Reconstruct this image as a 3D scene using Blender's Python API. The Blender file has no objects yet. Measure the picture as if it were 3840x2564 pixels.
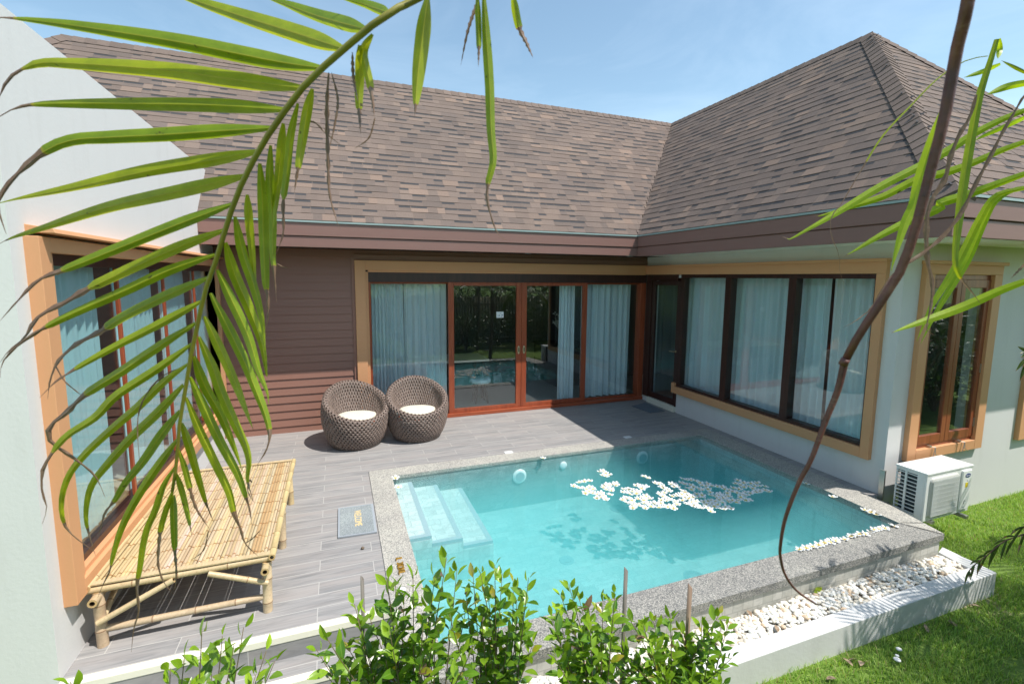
import bpy, math, random
import numpy as np
from mathutils import Vector as V, Matrix
random.seed(7); rng = np.random.default_rng(11)
S = bpy.context.scene
COL = S.collection
PI = math.pi
R_ = math.radians

# ------------------------------------------------------------------ camera
F = 1785.86; PITCH, YAW, ROLL = 0.118415355, 0.355645068, 0.00815505581
CAM = V((-5.40724762, -7.47560266, 2.28420927)); SX, SY = 4.7867, -29.294
fw = V((math.sin(YAW)*math.cos(PITCH), math.cos(YAW)*math.cos(PITCH), -math.sin(PITCH)))
rt0 = V((math.cos(YAW), -math.sin(YAW), 0)); up0 = rt0.cross(fw)
RT = math.cos(ROLL)*rt0 + math.sin(ROLL)*up0
UP = -math.sin(ROLL)*rt0 + math.cos(ROLL)*up0
def at(u, v, d):                       # a point seen at photo position (u, v), d metres ahead of the lens
    return CAM + (fw + RT*((u-1920-SX)/F) - UP*((v-1282-SY)/F))*d
def on(u, v, x=None, y=None, z=None):  # the same sight line met with a plane of the place
    w = fw + RT*((u-1920-SX)/F) - UP*((v-1282-SY)/F)
    i, k = (0, x) if x is not None else (1, y) if y is not None else (2, z)
    return CAM + w*((k-CAM[i])/w[i])
cd = bpy.data.cameras.new("camera"); co = bpy.data.objects.new("camera", cd); COL.objects.link(co)
m3 = Matrix((RT, UP, -fw)).transposed()
co.matrix_world = Matrix.Translation(CAM) @ m3.to_4x4()
cd.sensor_width = 36; cd.lens = F/3840*36
cd.shift_x = -SX/3840; cd.shift_y = SY/3840
cd.clip_start = 0.02; cd.clip_end = 2000
cd.dof.use_dof = True; cd.dof.focus_distance = 5.0; cd.dof.aperture_fstop = 6.3
S.camera = co

# ------------------------------------------------------------------ materials
def mat(name):
    m = bpy.data.materials.new(name); m.use_nodes = True
    nt = m.node_tree; nt.nodes.clear()
    out = nt.nodes.new('ShaderNodeOutputMaterial')
    return m, nt, out
class NT:
    def __init__(s, name):
        s.m, s.t, s.out = mat(name)
    def n(s, typ, **kw):
        nd = s.t.nodes.new(typ)
        for k, v in kw.items():
            if k.startswith('i_'):
                nd.inputs[k[2:].replace('_', ' ')].default_value = v
            else: setattr(nd, k, v)
        return nd
    def l(s, a, b): s.t.links.new(a, b)
    def coord(s, scale=(1, 1, 1), rot=(0, 0, 0)):
        tc = s.n('ShaderNodeTexCoord'); mp = s.n('ShaderNodeMapping')
        mp.inputs['Scale'].default_value = scale; mp.inputs['Rotation'].default_value = rot
        s.l(tc.outputs['Object'], mp.inputs['Vector']); return mp.outputs['Vector']
    def noise(s, vec, scale, detail=4, rough=.55, dist=0):
        nd = s.n('ShaderNodeTexNoise'); nd.inputs['Scale'].default_value = scale
        nd.inputs['Detail'].default_value = detail; nd.inputs['Roughness'].default_value = rough
        nd.inputs['Distortion'].default_value = dist
        if vec is not None: s.l(vec, nd.inputs['Vector'])
        return nd.outputs['Fac']
    def ramp(s, fac, stops):
        r = s.n('ShaderNodeValToRGB'); e = r.color_ramp.elements
        while len(e) < len(stops): e.new(.5)
        for i, (p, c) in enumerate(stops):
            e[i].position = p; e[i].color = (*c, 1) if len(c) == 3 else c
        s.l(fac, r.inputs['Fac']); return r.outputs['Color']
    def mix(s, fac, a, b, mode='MIX'):
        m = s.n('ShaderNodeMix', data_type='RGBA', blend_type=mode)
        for sock, v in ((0, fac), (6, a), (7, b)):
            if isinstance(v, (int, float)): m.inputs[sock].default_value = v
            elif isinstance(v, tuple): m.inputs[sock].default_value = (*v, 1)
            else: s.l(v, m.inputs[sock])
        return m.outputs[2]
    def math(s, op, a, b=0.0):
        m = s.n('ShaderNodeMath', operation=op)
        for i, v in enumerate((a, b)):
            if isinstance(v, (int, float)): m.inputs[i].default_value = v
            else: s.l(v, m.inputs[i])
        return m.outputs[0]
    def bump(s, h, strength=.3, dist=.01):
        b = s.n('ShaderNodeBump'); b.inputs['Strength'].default_value = strength; b.inputs['Distance'].default_value = dist
        s.l(h, b.inputs['Height']); return b.outputs['Normal']
    def bsdf(s, col, rough=.6, normal=None, spec=.5, metal=0, **kw):
        p = s.n('ShaderNodeBsdfPrincipled')
        if isinstance(col, tuple): p.inputs['Base Color'].default_value = (*col, 1)
        else: s.l(col, p.inputs['Base Color'])
        if isinstance(rough, (int, float)): p.inputs['Roughness'].default_value = rough
        else: s.l(rough, p.inputs['Roughness'])
        p.inputs['Specular IOR Level'].default_value = spec; p.inputs['Metallic'].default_value = metal
        if normal is not None: s.l(normal, p.inputs['Normal'])
        return p
    def done(s, sh): s.l(sh.outputs[0], s.out.inputs['Surface']); return s.m

def painted(name, c, rough=.55, var=.12, bump=.15, bscale=60, dirt=.0):
    k = NT(name); vec = k.coord()
    n1 = k.noise(vec, 1.7, 5, .6); n2 = k.noise(vec, bscale, 3)
    f = k.math('MULTIPLY_ADD', n1, var*2); 
    lo = tuple(x*(1-var) for x in c); hi = tuple(min(1, x*(1+var)) for x in c)
    col = k.mix(n1, lo, hi)
    if dirt:
        st = k.noise(k.coord((2.5, 2.5, .35)), 2.3, 6, .65)
        col = k.mix(k.ramp(st, [(.55, (0, 0, 0)), (.8, (dirt, dirt, dirt))]), col, (.30, .28, .24))
    return k.done(k.bsdf(col, rough, k.bump(n2, bump, .004)))

M = {}
M['plaster'] = painted('white_plaster', (.645, .64, .63), .75, .04, .2, 45, .13)
M['cove'] = painted('white_render', (.86, .84, .76), .75, .04, .2)
M['orange'] = painted('terracotta_trim', (.62, .315, .155), .55, .06, .12, 70)
M['darkframe'] = painted('dark_brown_frame', (.045, .018, .012), .35, .2, .1)
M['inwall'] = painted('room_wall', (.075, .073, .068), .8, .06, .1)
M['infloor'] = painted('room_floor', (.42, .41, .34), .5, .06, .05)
M['cream'] = painted('cream_nosing', (.78, .74, .62), .5, .05, .1)
M['teal'] = painted('aqua_metal', (.29, .37, .36), .4, .08, .05)
M['acwhite'] = painted('appliance_white', (.78, .79, .77), .35, .03, .03)
M['acgrey'] = painted('appliance_grille', (.50, .50, .46), .45, .03, .03)
M['acdark'] = painted('coil_dark', (.03, .05, .06), .4, .3, .4, 120)
M['black'] = painted('black_plastic', (.015, .015, .015), .4, .1, .05)
M['curb'] = painted('curb_white', (.64, .64, .63), .7, .05, .3, 40, .22)
M['cushion'] = painted('cream_canvas', (.64, .61, .50), .85, .05, .3, 35)
M['tilewhite'] = painted('white_glaze', (.75, .76, .76), .2, .03, .02)
M['tablewood'] = painted('dark_table', (.03, .02, .015), .25, .2, .05)
M['tableedge'] = painted('lit_table_top', (.62, .58, .44), .4, .06, .05)  # light on the dark table's edge put into a pale colour
M['petal'] = painted('petal_white', (.86, .86, .80), .6, .03, .05)
M['gold'] = None
k = NT('gold_letters'); M['gold'] = k.done(k.bsdf((.75, .45, .10), .3, None, .5, .85))
k = NT('mat_gold'); M['matgold'] = k.done(k.bsdf((.80, .58, .25), .9))
k = NT('steel'); M['steel'] = k.done(k.bsdf((.55, .55, .52), .35, None, .5, .9))
k = NT('brass'); M['brass'] = k.done(k.bsdf((.6, .5, .32), .3, None, .5, .9))
k = NT('logo_blue'); M['blue'] = k.done(k.bsdf((.005, .03, .20), .3))
k = NT('sticker_yellow'); M['yellow'] = k.done(k.bsdf((.75, .58, .03), .4))
k = NT('print_grey'); M['grey'] = k.done(k.bsdf((.22, .28, .30), .6))

def wood(name, c1, c2, axis='z', rough=.35):
    k = NT(name)
    sc = {'x': (1.2, 16, 16), 'y': (16, 1.2, 16), 'z': (16, 16, 1.2)}[axis]
    n = k.noise(k.coord(sc), 1.6, 6, .6, .6)
    col = k.ramp(n, [(.3, c1), (.7, c2)])
    return k.done(k.bsdf(col, rough, k.bump(n, .08, .003)))
M['wood'] = wood('red_hardwood', (.22, .045, .018), (.38, .09, .036))
M['woodx'] = wood('red_hardwood_rail', (.24, .05, .02), (.42, .10, .04), 'x')
M['woodw'] = wood('red_hardwood_window', (.17, .045, .02), (.30, .085, .035))
M['woodd'] = wood('dark_hardwood', (.026, .010, .008), (.055, .02, .014))

# brown lap siding and fascia boards
def board(name, c):
    k = NT(name); n = k.noise(k.coord((1.5, 1.5, 30)), 1.3, 5, .6); n2 = k.noise(k.coord(), .9, 3)
    col = k.mix(k.math('ADD', k.math('MULTIPLY', n, .5), k.math('MULTIPLY', n2, .5)), tuple(x*.86 for x in c), tuple(x*1.14 for x in c))
    return k.done(k.bsdf(col, .5, k.bump(n, .12, .003)))
M['siding'] = board('brown_siding', (.27, .135, .10))
M['fascia'] = board('brown_fascia', (.225, .122, .102))
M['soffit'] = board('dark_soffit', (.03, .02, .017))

# shingles: tone from the face colour, mineral granules on top
k = NT('shingle_granules'); at_ = k.n('ShaderNodeAttribute', attribute_name='Col')
vec = k.coord()
g = k.noise(vec, 420, 2, .7); g2 = k.noise(vec, 130, 3, .7); big = k.noise(vec, .7, 4)
col = k.mix(k.ramp(g, [(.3, (.55, .55, .55)), (.7, (1.45, 1.45, 1.45))]), (0, 0, 0), at_.outputs['Color'], 'MIX')
colm = k.mix(1.0, at_.outputs['Color'], k.ramp(g, [(.28, (.62, .62, .64)), (.72, (1.4, 1.38, 1.34))]), 'MULTIPLY')
colm = k.mix(1.0, colm, k.ramp(big, [(.3, (.90, .91, .93)), (.7, (1.08, 1.06, 1.04))]), 'MULTIPLY')
M['shingle'] = k.done(k.bsdf(colm, .92, k.bump(g2, .5, .006), .2))

# wood-look deck tiles, planks along x
def decktile(name, sun=1.0):
    k = NT(name); tc = k.n('ShaderNodeTexCoord')
    br = k.n('ShaderNodeTexBrick'); br.offset = .5; br.offset_frequency = 2; br.squash = 1
    for kk, v in (('Scale', 1.0), ('Mortar Size', .0028), ('Brick Width', .80), ('Row Height', .148), ('Bias', 0), ('Mortar Smooth', .1)):
        br.inputs[kk].default_value = v
    br.inputs['Color1'].default_value = (0, 0, 0, 1); br.inputs['Color2'].default_value = (1, 1, 1, 1); br.inputs['Mortar'].default_value = (.5, .5, .5, 1)
    k.l(tc.outputs['Object'], br.inputs['Vector'])
    # each plank shifts its own grain
    cmb = k.n('ShaderNodeVectorMath', operation='MULTIPLY_ADD'); cmb.inputs[1].default_value = (7.3, 3.1, 5.7)
    k.l(br.outputs['Color'], cmb.inputs[0]); k.l(tc.outputs['Object'], cmb.inputs[2])
    mp = k.n('ShaderNodeMapping'); mp.inputs['Scale'].default_value = (1.5, 20, 6); k.l(cmb.outputs[0], mp.inputs['Vector'])
    g1 = k.noise(mp.outputs['Vector'], 1.5, 7, .62, 1.2)
    mp2 = k.n('ShaderNodeMapping'); mp2.inputs['Scale'].default_value = (.9, 7, 3); k.l(cmb.outputs[0], mp2.inputs['Vector'])
    g2 = k.noise(mp2.outputs['Vector'], 1.4, 3, .5)
    c = k.ramp(g1, [(.28, (.15, .145, .146)), (.41, (.235, .226, .224)), (.54, (.325, .306, .298)), (.72, (.40, .37, .352))])
    c = k.mix(k.ramp(g2, [(.42, (0, 0, 0)), (.68, (.55, .55, .55))]), c, (.40, .342, .315))
    c = k.mix(.22, c, k.mix(br.outputs['Color'], (.26, .25, .25), (.44, .41, .39)))
    c = k.mix(br.outputs['Fac'], c, (.50, .47, .44)); c = k.mix(1.0, c, (.87, .895, .905), 'MULTIPLY')
    return k.done(k.bsdf(c, .55, k.bump(k.math('SUBTRACT', g1, br.outputs['Fac']), .08, .003)))
M['deck'] = decktile('wood_look_tile')

# exposed aggregate coping
def aggregate(name, lo, mid, hi, scale=150):
    k = NT(name); vec = k.coord()
    v = k.n('ShaderNodeTexVoronoi'); v.inputs['Scale'].default_value = scale; k.l(vec, v.inputs['Vector'])
    sep = k.n('ShaderNodeSeparateColor'); k.l(v.outputs['Color'], sep.inputs[0])
    n = k.noise(vec, 2.2, 5)
    c = k.ramp(sep.outputs[0], [(.0, lo), (.45, mid), (.8, hi), (1, tuple(min(1, x*1.25) for x in hi))])
    c = k.mix(1.0, c, k.ramp(n, [(.3, (.82, .82, .84)), (.7, (1.1, 1.1, 1.08))]), 'MULTIPLY')
    return k.done(k.bsdf(c, .8, k.bump(v.outputs['Distance'], .5, .004)))
M['coping'] = aggregate('aggregate_stone', (.20, .20, .19), (.355, .34, .305), (.46, .435, .385))
M['copingwet'] = aggregate('aggregate_stone_darker', (.10, .105, .105), (.23, .225, .21), (.34, .325, .295))
M['matgrey'] = aggregate('mat_fibre', (.16, .19, .20), (.25, .28, .29), (.33, .36, .36), 260)
M['matedge'] = painted('mat_rubber', (.30, .33, .36), .7, .05, .1)
M['matdark'] = aggregate('mat_fibre_dark', (.10, .12, .14), (.16, .18, .21), (.2, .23, .26), 260)

# stone pool tile
def pooltile(name, axes, base=(.47, .56, .55), lite=(.61, .68, .665), bw=.2, rh=.1, vein=.5):
    k = NT(name); tc = k.n('ShaderNodeTexCoord'); sx = k.n('ShaderNodeSeparateXYZ'); k.l(tc.outputs['Object'], sx.inputs[0])
    cb = k.n('ShaderNodeCombineXYZ')
    for i, a in enumerate(axes): k.l(sx.outputs['XYZ'.index(a)], cb.inputs[i])
    br = k.n('ShaderNodeTexBrick'); br.offset = .5
    for kk, v in (('Scale', 1.0), ('Mortar Size', .0032), ('Brick Width', bw), ('Row Height', rh)): br.inputs[kk].default_value = v
    br.inputs['Color1'].default_value = (0, 0, 0, 1); br.inputs['Color2'].default_value = (1, 1, 1, 1)
    k.l(cb.outputs[0], br.inputs['Vector'])
    ma = k.n('ShaderNodeVectorMath', operation='MULTIPLY_ADD'); ma.inputs[1].default_value = (5, 9, 3)
    k.l(br.outputs['Color'], ma.inputs[0]); k.l(tc.outputs['Object'], ma.inputs[2])
    n = k.noise(ma.outputs[0], 9, 7, .65, 1.5); n2 = k.noise(ma.outputs[0], 3.0, 3)
    c = k.mix(br.outputs['Color'], base, lite)
    c = k.mix(k.ramp(n, [(.50, (0, 0, 0)), (.60, (vein, vein, vein)), (.66, (.1, .1, .1))]), c, tuple(x*.55 for x in base))
    c = k.mix(k.ramp(n2, [(.4, (0, 0, 0)), (.7, (.35, .35, .35))]), c, tuple(x*.8 for x in base))
    c = k.mix(br.outputs['Fac'], c, tuple(x*.76 for x in base))
    return k.done(k.bsdf(c, .45, k.bump(n, .15, .003)))
M['ptx'] = pooltile('pool_tile_side_x', 'YZX'); M['pty'] = pooltile('pool_tile_side_y', 'XZY'); M['ptz'] = pooltile('pool_tile_flat', 'XYZ')
M['stepedge'] = painted('step_border_tile', (.33, .42, .45), .4, .06, .05)
M['rettile'] = pooltile('retaining_tile', 'XZY', (.42, .42, .38), (.56, .55, .51), .098, .16, .35)

# pebbles
k = NT('white_pebble'); at_ = k.n('ShaderNodeAttribute', attribute_name='Col'); n = k.noise(k.coord(), 60, 4)
M['pebble'] = k.done(k.bsdf(k.mix(1.0, at_.outputs['Color'], k.ramp(n, [(.3, (.86, .85, .82)), (.7, (1.08, 1.08, 1.08))]), 'MULTIPLY'), .5))

# bamboo
k = NT('bamboo'); at_ = k.n('ShaderNodeAttribute', attribute_name='Col'); n = k.noise(k.coord((40, 3, 40)), 2, 5); n3 = k.noise(k.coord(), 25, 4)
c = k.mix(1.0, at_.outputs['Color'], k.ramp(n, [(.3, (.86, .84, .8)), (.7, (1.1, 1.1, 1.08))]), 'MULTIPLY')
c = k.mix(k.ramp(n3, [(.62, (0, 0, 0)), (.75, (.35, .35, .35))]), c, (.30, .17, .07))
M['bamboo'] = k.done(k.bsdf(c, .42, k.bump(n, .1, .002)))
k = NT('grey_stake'); n = k.noise(k.coord((30, 30, 2)), 2, 5)
M['stake'] = k.done(k.bsdf(k.ramp(n, [(.3, (.10, .09, .08)), (.7, (.26, .23, .20))]), .6, k.bump(n, .2, .003)))
k = NT('brown_stake'); n = k.noise(k.coord((30, 30, 2)), 2, 5)
M['stakebrown'] = k.done(k.bsdf(k.ramp(n, [(.3, (.20, .13, .09)), (.7, (.36, .26, .19))]), .6, k.bump(n, .2, .003)))

# wicker
k = NT('wicker'); at_ = k.n('ShaderNodeTexCoord'); n = k.noise(k.coord(), 90, 3, .6); n2 = k.noise(k.coord(), 14, 3)
w = k.n('ShaderNodeTexWave', wave_type='BANDS', bands_direction='Z'); w.inputs['Scale'].default_value = 42; w.inputs['Distortion'].default_value = 3; w.inputs['Detail'].default_value = 2
k.l(at_.outputs['Object'], w.inputs['Vector'])
c = k.ramp(n, [(.3, (.10, .066, .054)), (.5, (.20, .145, .12)), (.72, (.36, .29, .25))])
c = k.mix(1.0, c, k.ramp(n2, [(.3, (.85, .85, .85)), (.7, (1.1, 1.1, 1.1))]), 'MULTIPLY')
M['wicker'] = k.done(k.bsdf(c, .42, k.bump(k.math('ADD', n, w.outputs['Fac']), .6, .004)))

# leaves
def leafmat(name, c1, c2, rib, trans, tc_, dry1=(.31, .19, .115), dry2=(.12, .07, .045), rough=.38, nscale=30):
    k = NT(name); a = k.n('ShaderNodeAttribute', attribute_name='Col'); sp = k.n('ShaderNodeSeparateColor'); k.l(a.outputs['Color'], sp.inputs[0])
    vec = k.coord(); n = k.noise(vec, nscale, 4, .6); n2 = k.noise(vec, nscale*6, 3)
    c = k.mix(sp.outputs[2], c1, c2)
    c = k.mix(1.0, c, k.ramp(n, [(.3, (.8, .82, .8)), (.7, (1.18, 1.15, 1.1))]), 'MULTIPLY')
    ribf = k.ramp(sp.outputs[1], [(.0, (.85, .85, .85)), (.16, (0, 0, 0)), (.86, (0, 0, 0)), (1, (.3, .3, .3))])
    c = k.mix(ribf, c, rib)
    vein = k.math('SINE', k.math('MULTIPLY', sp.outputs[1], 48.0)); c = k.mix(1.0, c, k.ramp(k.math('MULTIPLY_ADD', vein, .5), [(.0, (.88, .90, .86)), (.5, (1.06, 1.04, 1.05))]), 'MULTIPLY')
    dry = k.mix(n2, dry2, dry1); 
    dry = k.mix(k.ramp(n, [(.55, (0, 0, 0)), (.8, (.7, .7, .7))]), dry, (.42, .34, .27))
    jag = k.math('ADD', sp.outputs[0], k.math('MULTIPLY', k.math('SUBTRACT', n, .5), .5))
    df = k.ramp(jag, [(.44, (0, 0, 0)), (.54, (1, 1, 1))])
    edge = k.ramp(jag, [(.33, (0, 0, 0)), (.45, (.8, .8, .8)), (.52, (0, 0, 0))])
    c = k.mix(edge, c, (.36, .27, .02)); c = k.mix(df, c, dry)
    spots = k.ramp(k.noise(vec, nscale*2.2, 2), [(.72, (0, 0, 0)), (.76, (.8, .8, .8))])
    c = k.mix(spots, c, (.05, .035, .01))
    p = k.bsdf(c, rough, k.bump(n2, .12, .002))
    t = k.n('ShaderNodeBsdfTranslucent'); tcol = k.mix(df, k.mix(1.0, c, tc_, 'MULTIPLY'), dry); k.l(tcol, t.inputs['Color'])
    mx = k.n('ShaderNodeMixShader'); mx.inputs[0].default_value = trans
    k.l(p.outputs[0], mx.inputs[1]); k.l(t.outputs[0], mx.inputs[2])
    return k.done(mx)
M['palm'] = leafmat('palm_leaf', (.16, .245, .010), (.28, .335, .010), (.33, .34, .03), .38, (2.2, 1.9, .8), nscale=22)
M['palmbright'] = leafmat('palm_leaf_bright', (.20, .32, .012), (.28, .38, .015), (.36, .42, .03), .42, (1.9, 1.8, .7), nscale=22)  # palm leaf in a brighter green
M['palmdark'] = leafmat('palm_leaf_dark', (.035, .075, .012), (.07, .12, .02), (.12, .15, .03), .25, (1.6, 1.5, .6), nscale=12)  # palm leaf in a much darker green
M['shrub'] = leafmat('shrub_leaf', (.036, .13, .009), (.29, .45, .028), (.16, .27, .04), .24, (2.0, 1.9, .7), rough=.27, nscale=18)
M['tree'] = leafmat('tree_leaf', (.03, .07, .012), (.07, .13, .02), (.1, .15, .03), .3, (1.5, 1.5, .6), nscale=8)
k = NT('rachis'); n = k.noise(k.coord(), 9, 5); n2 = k.noise(k.coord(), 80, 3)
c = k.mix(k.ramp(n, [(.50, (0, 0, 0)), (.72, (.7, .7, .7))]), (.24, .215, .025), (.13, .085, .02))
M['rachis'] = k.done(k.bsdf(c, .4, k.bump(n2, .1, .002)))
k = NT('dead_stalk'); n = k.noise(k.coord((8, 8, 8)), 3, 5); n2 = k.noise(k.coord((60, 60, 6)), 3, 4)
c = k.ramp(n, [(.3, (.075, .026, .022)), (.6, (.16, .058, .042)), (.88, (.33, .18, .12))])
n4 = k.noise(k.coord((3, 3, 40)), 3, 4, .6); c = k.mix(k.ramp(n4, [(.62, (0, 0, 0)), (.76, (.5, .5, .5))]), c, (.38, .27, .19)); n5 = k.noise(k.coord(), 55, 3); c = k.mix(k.ramp(n5, [(.62, (0, 0, 0)), (.70, (.7, .7, .7))]), c, (.045, .022, .02))
M['stalk'] = k.done(k.bsdf(c, .45, k.bump(k.math('ADD', n2, n5), .5, .004)))
k = NT('bark'); n = k.noise(k.coord((6, 6, 14)), 3, 6)
M['bark'] = k.done(k.bsdf(k.ramp(n, [(.3, (.09, .065, .045)), (.7, (.22, .17, .12))]), .85, k.bump(n, .4, .01)))
k = NT('twig'); M['twig'] = k.done(k.bsdf((.16, .12, .06), .7))
k = NT('dry_leaf'); n = k.noise(k.coord(), 40, 4); M['dryleaf'] = k.done(k.bsdf(k.ramp(n, [(.3, (.20, .13, .08)), (.7, (.40, .30, .21))]), .7))

# lawn
k = NT('lawn_soil'); vec = k.coord(); n = k.noise(vec, 1.3, 6, .6); n2 = k.noise(vec, 90, 4)
c = k.mix(n2, (.08, .15, .018), (.17, .26, .04)); 
c = k.mix(k.ramp(n, [(.60, (0, 0, 0)), (.70, (1, 1, 1))]), c, (.42, .33, .23))
M['lawn'] = k.done(k.bsdf(c, .9, k.bump(n2, .6, .01)))
M['sand'] = painted('bed_sand', (.45, .42, .36), .9, .15, .5, 80)
k = NT('grass_blade'); a = k.n('ShaderNodeAttribute', attribute_name='Col'); 
p = k.bsdf(a.outputs['Color'], .55); t = k.n('ShaderNodeBsdfTranslucent'); k.l(k.mix(1.0, a.outputs['Color'], (1.5, 1.5, .8), 'MULTIPLY'), t.inputs['Color'])
mx = k.n('ShaderNodeMixShader'); mx.inputs[0].default_value = .35; k.l(p.outputs[0], mx.inputs[1]); k.l(t.outputs[0], mx.inputs[2]); M['grass'] = k.done(mx)

# glass, water, sheer cloth
def clear(name, tint, ior, rough=.0, bumpscale=None, refl=1.0):
    k = NT(name); tr = k.n('ShaderNodeBsdfTransparent'); tr.inputs['Color'].default_value = (*tint, 1)
    gl = k.n('ShaderNodeBsdfGlossy'); gl.inputs['Roughness'].default_value = rough; gl.inputs['Color'].default_value = (1, 1, 1, 1)
    gm = k.n('ShaderNodeNewGeometry'); dt = k.n('ShaderNodeVectorMath', operation='DOT_PRODUCT'); k.l(gm.outputs['Incoming'], dt.inputs[1]); k.l(gm.outputs['Normal'], dt.inputs[0])
    f0 = ((ior-1)/(ior+1))**2; inv = k.math('SUBTRACT', 1.0, k.math('ABSOLUTE', dt.outputs['Value'])); fr_ = k.math('MULTIPLY_ADD', k.math('POWER', inv, 5.0), 1-f0); fr_.node.inputs[2].default_value = f0
    if bumpscale:
        n = k.noise(k.coord(), bumpscale, 2, .5); n2 = k.noise(k.coord(), bumpscale*.22, 2)
        nb = k.bump(k.math('ADD', n, k.math('MULTIPLY', n2, 2.5)), .05, .02); k.l(nb, gl.inputs['Normal']); k.l(nb, dt.inputs[0])
    mx = k.n('ShaderNodeMixShader'); f = fr_
    if refl != 1.0: f = k.math('MINIMUM', k.math('MULTIPLY', f, refl), 1.0)
    k.l(f, mx.inputs[0]); k.l(tr.outputs[0], mx.inputs[1]); k.l(gl.outputs[0], mx.inputs[2])
    return k, mx
k, mx = clear('window_glass', (.95, .99, .995), 1.75, 0, None, 1.0); M['glass'] = k.done(mx)
k, mx = clear('pool_water', (1, 1, 1), 1.33, .0, 6.0)
va = k.n('ShaderNodeVolumeAbsorption'); va.inputs['Color'].default_value = (.20, .835, .875, 1); va.inputs['Density'].default_value = 1.0
va.inputs['Color'].default_value = (.30, .905, .93, 1)
vs_ = k.n('ShaderNodeVolumeScatter'); vs_.inputs['Color'].default_value = (.40, .96, .98, 1); vs_.inputs['Density'].default_value = .8; vs_.inputs['Anisotropy'].default_value = .3
ad = k.n('ShaderNodeAddShader'); k.l(va.outputs[0], ad.inputs[0]); k.l(vs_.outputs[0], ad.inputs[1])
k.l(ad.outputs[0], k.out.inputs['Volume']); M['water'] = k.done(mx)
def sheer(name, c, op):
    k = NT(name); n = k.noise(k.coord((40, 40, 1)), 2, 3)
    d = k.n('ShaderNodeBsdfDiffuse'); d.inputs['Color'].default_value = (*c, 1)
    t = k.n('ShaderNodeBsdfTranslucent'); t.inputs['Color'].default_value = (*c, 1)
    m1 = k.n('ShaderNodeMixShader'); m1.inputs[0].default_value = .25; k.l(d.outputs[0], m1.inputs[1]); k.l(t.outputs[0], m1.inputs[2])
    tr = k.n('ShaderNodeBsdfTransparent'); m2 = k.n('ShaderNodeMixShader')
    k.l(k.math('MULTIPLY_ADD', n, .15), m2.inputs[0]); m2.inputs[0].default_value = op
    k.t.links.remove(m2.inputs[0].links[0]); k.l(tr.outputs[0], m2.inputs[1]); k.l(m1.outputs[0], m2.inputs[2]); return k.done(m2)
M['sheer'] = sheer('sheer_curtain', (.90, .98, 1.0), .92)
M['lining'] = sheer('curtain_cloth', (.55, .84, .88), .94)

# ------------------------------------------------------------------ mesh helpers
class MB:
    def __init__(s): s.v = []; s.f = []; s.c = []; s.mi = []; s.cur = 0; s.col = (1, 1, 1); s.pc = None
    def add(s, vs, fs, col=None, mi=None):
        o = len(s.v); s.v.extend(tuple(p) for p in vs)
        for f in fs:
            s.f.append(tuple(o+i for i in f)); s.c.append(col or s.col); s.mi.append(s.cur if mi is None else mi)
    def box(s, x0, x1, y0, y1, z0, z1, **kw):
        x0, x1 = sorted((x0, x1)); y0, y1 = sorted((y0, y1)); z0, z1 = sorted((z0, z1))
        s.add([(x0, y0, z0), (x1, y0, z0), (x1, y1, z0), (x0, y1, z0), (x0, y0, z1), (x1, y0, z1), (x1, y1, z1), (x0, y1, z1)],
              [(0, 3, 2, 1), (4, 5, 6, 7), (0, 1, 5, 4), (1, 2, 6, 5), (2, 3, 7, 6), (3, 0, 4, 7)], **kw)
    def quad(s, a, b, c, d, **kw): s.add([a, b, c, d], [(0, 1, 2, 3)], **kw)
    def prism(s, poly, z0, z1, **kw):
        n = len(poly)
        s.add([(x, y, z0) for x, y in poly]+[(x, y, z1) for x, y in poly],
              [tuple(reversed(range(n))), tuple(range(n, 2*n))]+[(i, (i+1) % n, n+(i+1) % n, n+i) for i in range(n)], **kw)
    def tube(s, pts, rad, n=8, cap=True, **kw):
        pts = [V(p) for p in pts]; m = len(pts)
        if isinstance(rad, (int, float)): rad = [rad]*m
        vs = []; prev = None
        for i, p in enumerate(pts):
            t = (pts[min(i+1, m-1)]-pts[max(i-1, 0)]).normalized()
            if prev is None:
                a = V((0, 0, 1)) if abs(t.z) < .9 else V((1, 0, 0)); u = t.cross(a).normalized()
            else: u = (prev - t*prev.dot(t)).normalized()
            prev = u; w = t.cross(u)
            for j in range(n):
                an = 2*PI*j/n; vs.append(p+(u*math.cos(an)+w*math.sin(an))*rad[i])
        fs = [(i*n+j, i*n+(j+1) % n, (i+1)*n+(j+1) % n, (i+1)*n+j) for i in range(m-1) for j in range(n)]
        if cap: fs += [tuple(reversed(range(n))), tuple(range((m-1)*n, m*n))]
        s.add(vs, fs, **kw)
    def lathe(s, prof, c=(0, 0, 0), n=24, axis='z', **kw):
        vs = []; m = len(prof)
        for r, h in prof:
            for j in range(n):
                a = 2*PI*j/n; p = (r*math.cos(a), r*math.sin(a), h)
                if axis == 'y': p = (p[0], h, p[1])
                if axis == 'x': p = (h, p[0], p[1])
                vs.append((c[0]+p[0], c[1]+p[1], c[2]+p[2]))
        fs = [(i*n+j, i*n+(j+1) % n, (i+1)*n+(j+1) % n, (i+1)*n+j) for i in range(m-1) for j in range(n)]
        fs += [tuple(reversed(range(n))), tuple(range((m-1)*n, m*n))]
        s.add(vs, fs, **kw)
LOC = {}
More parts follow.
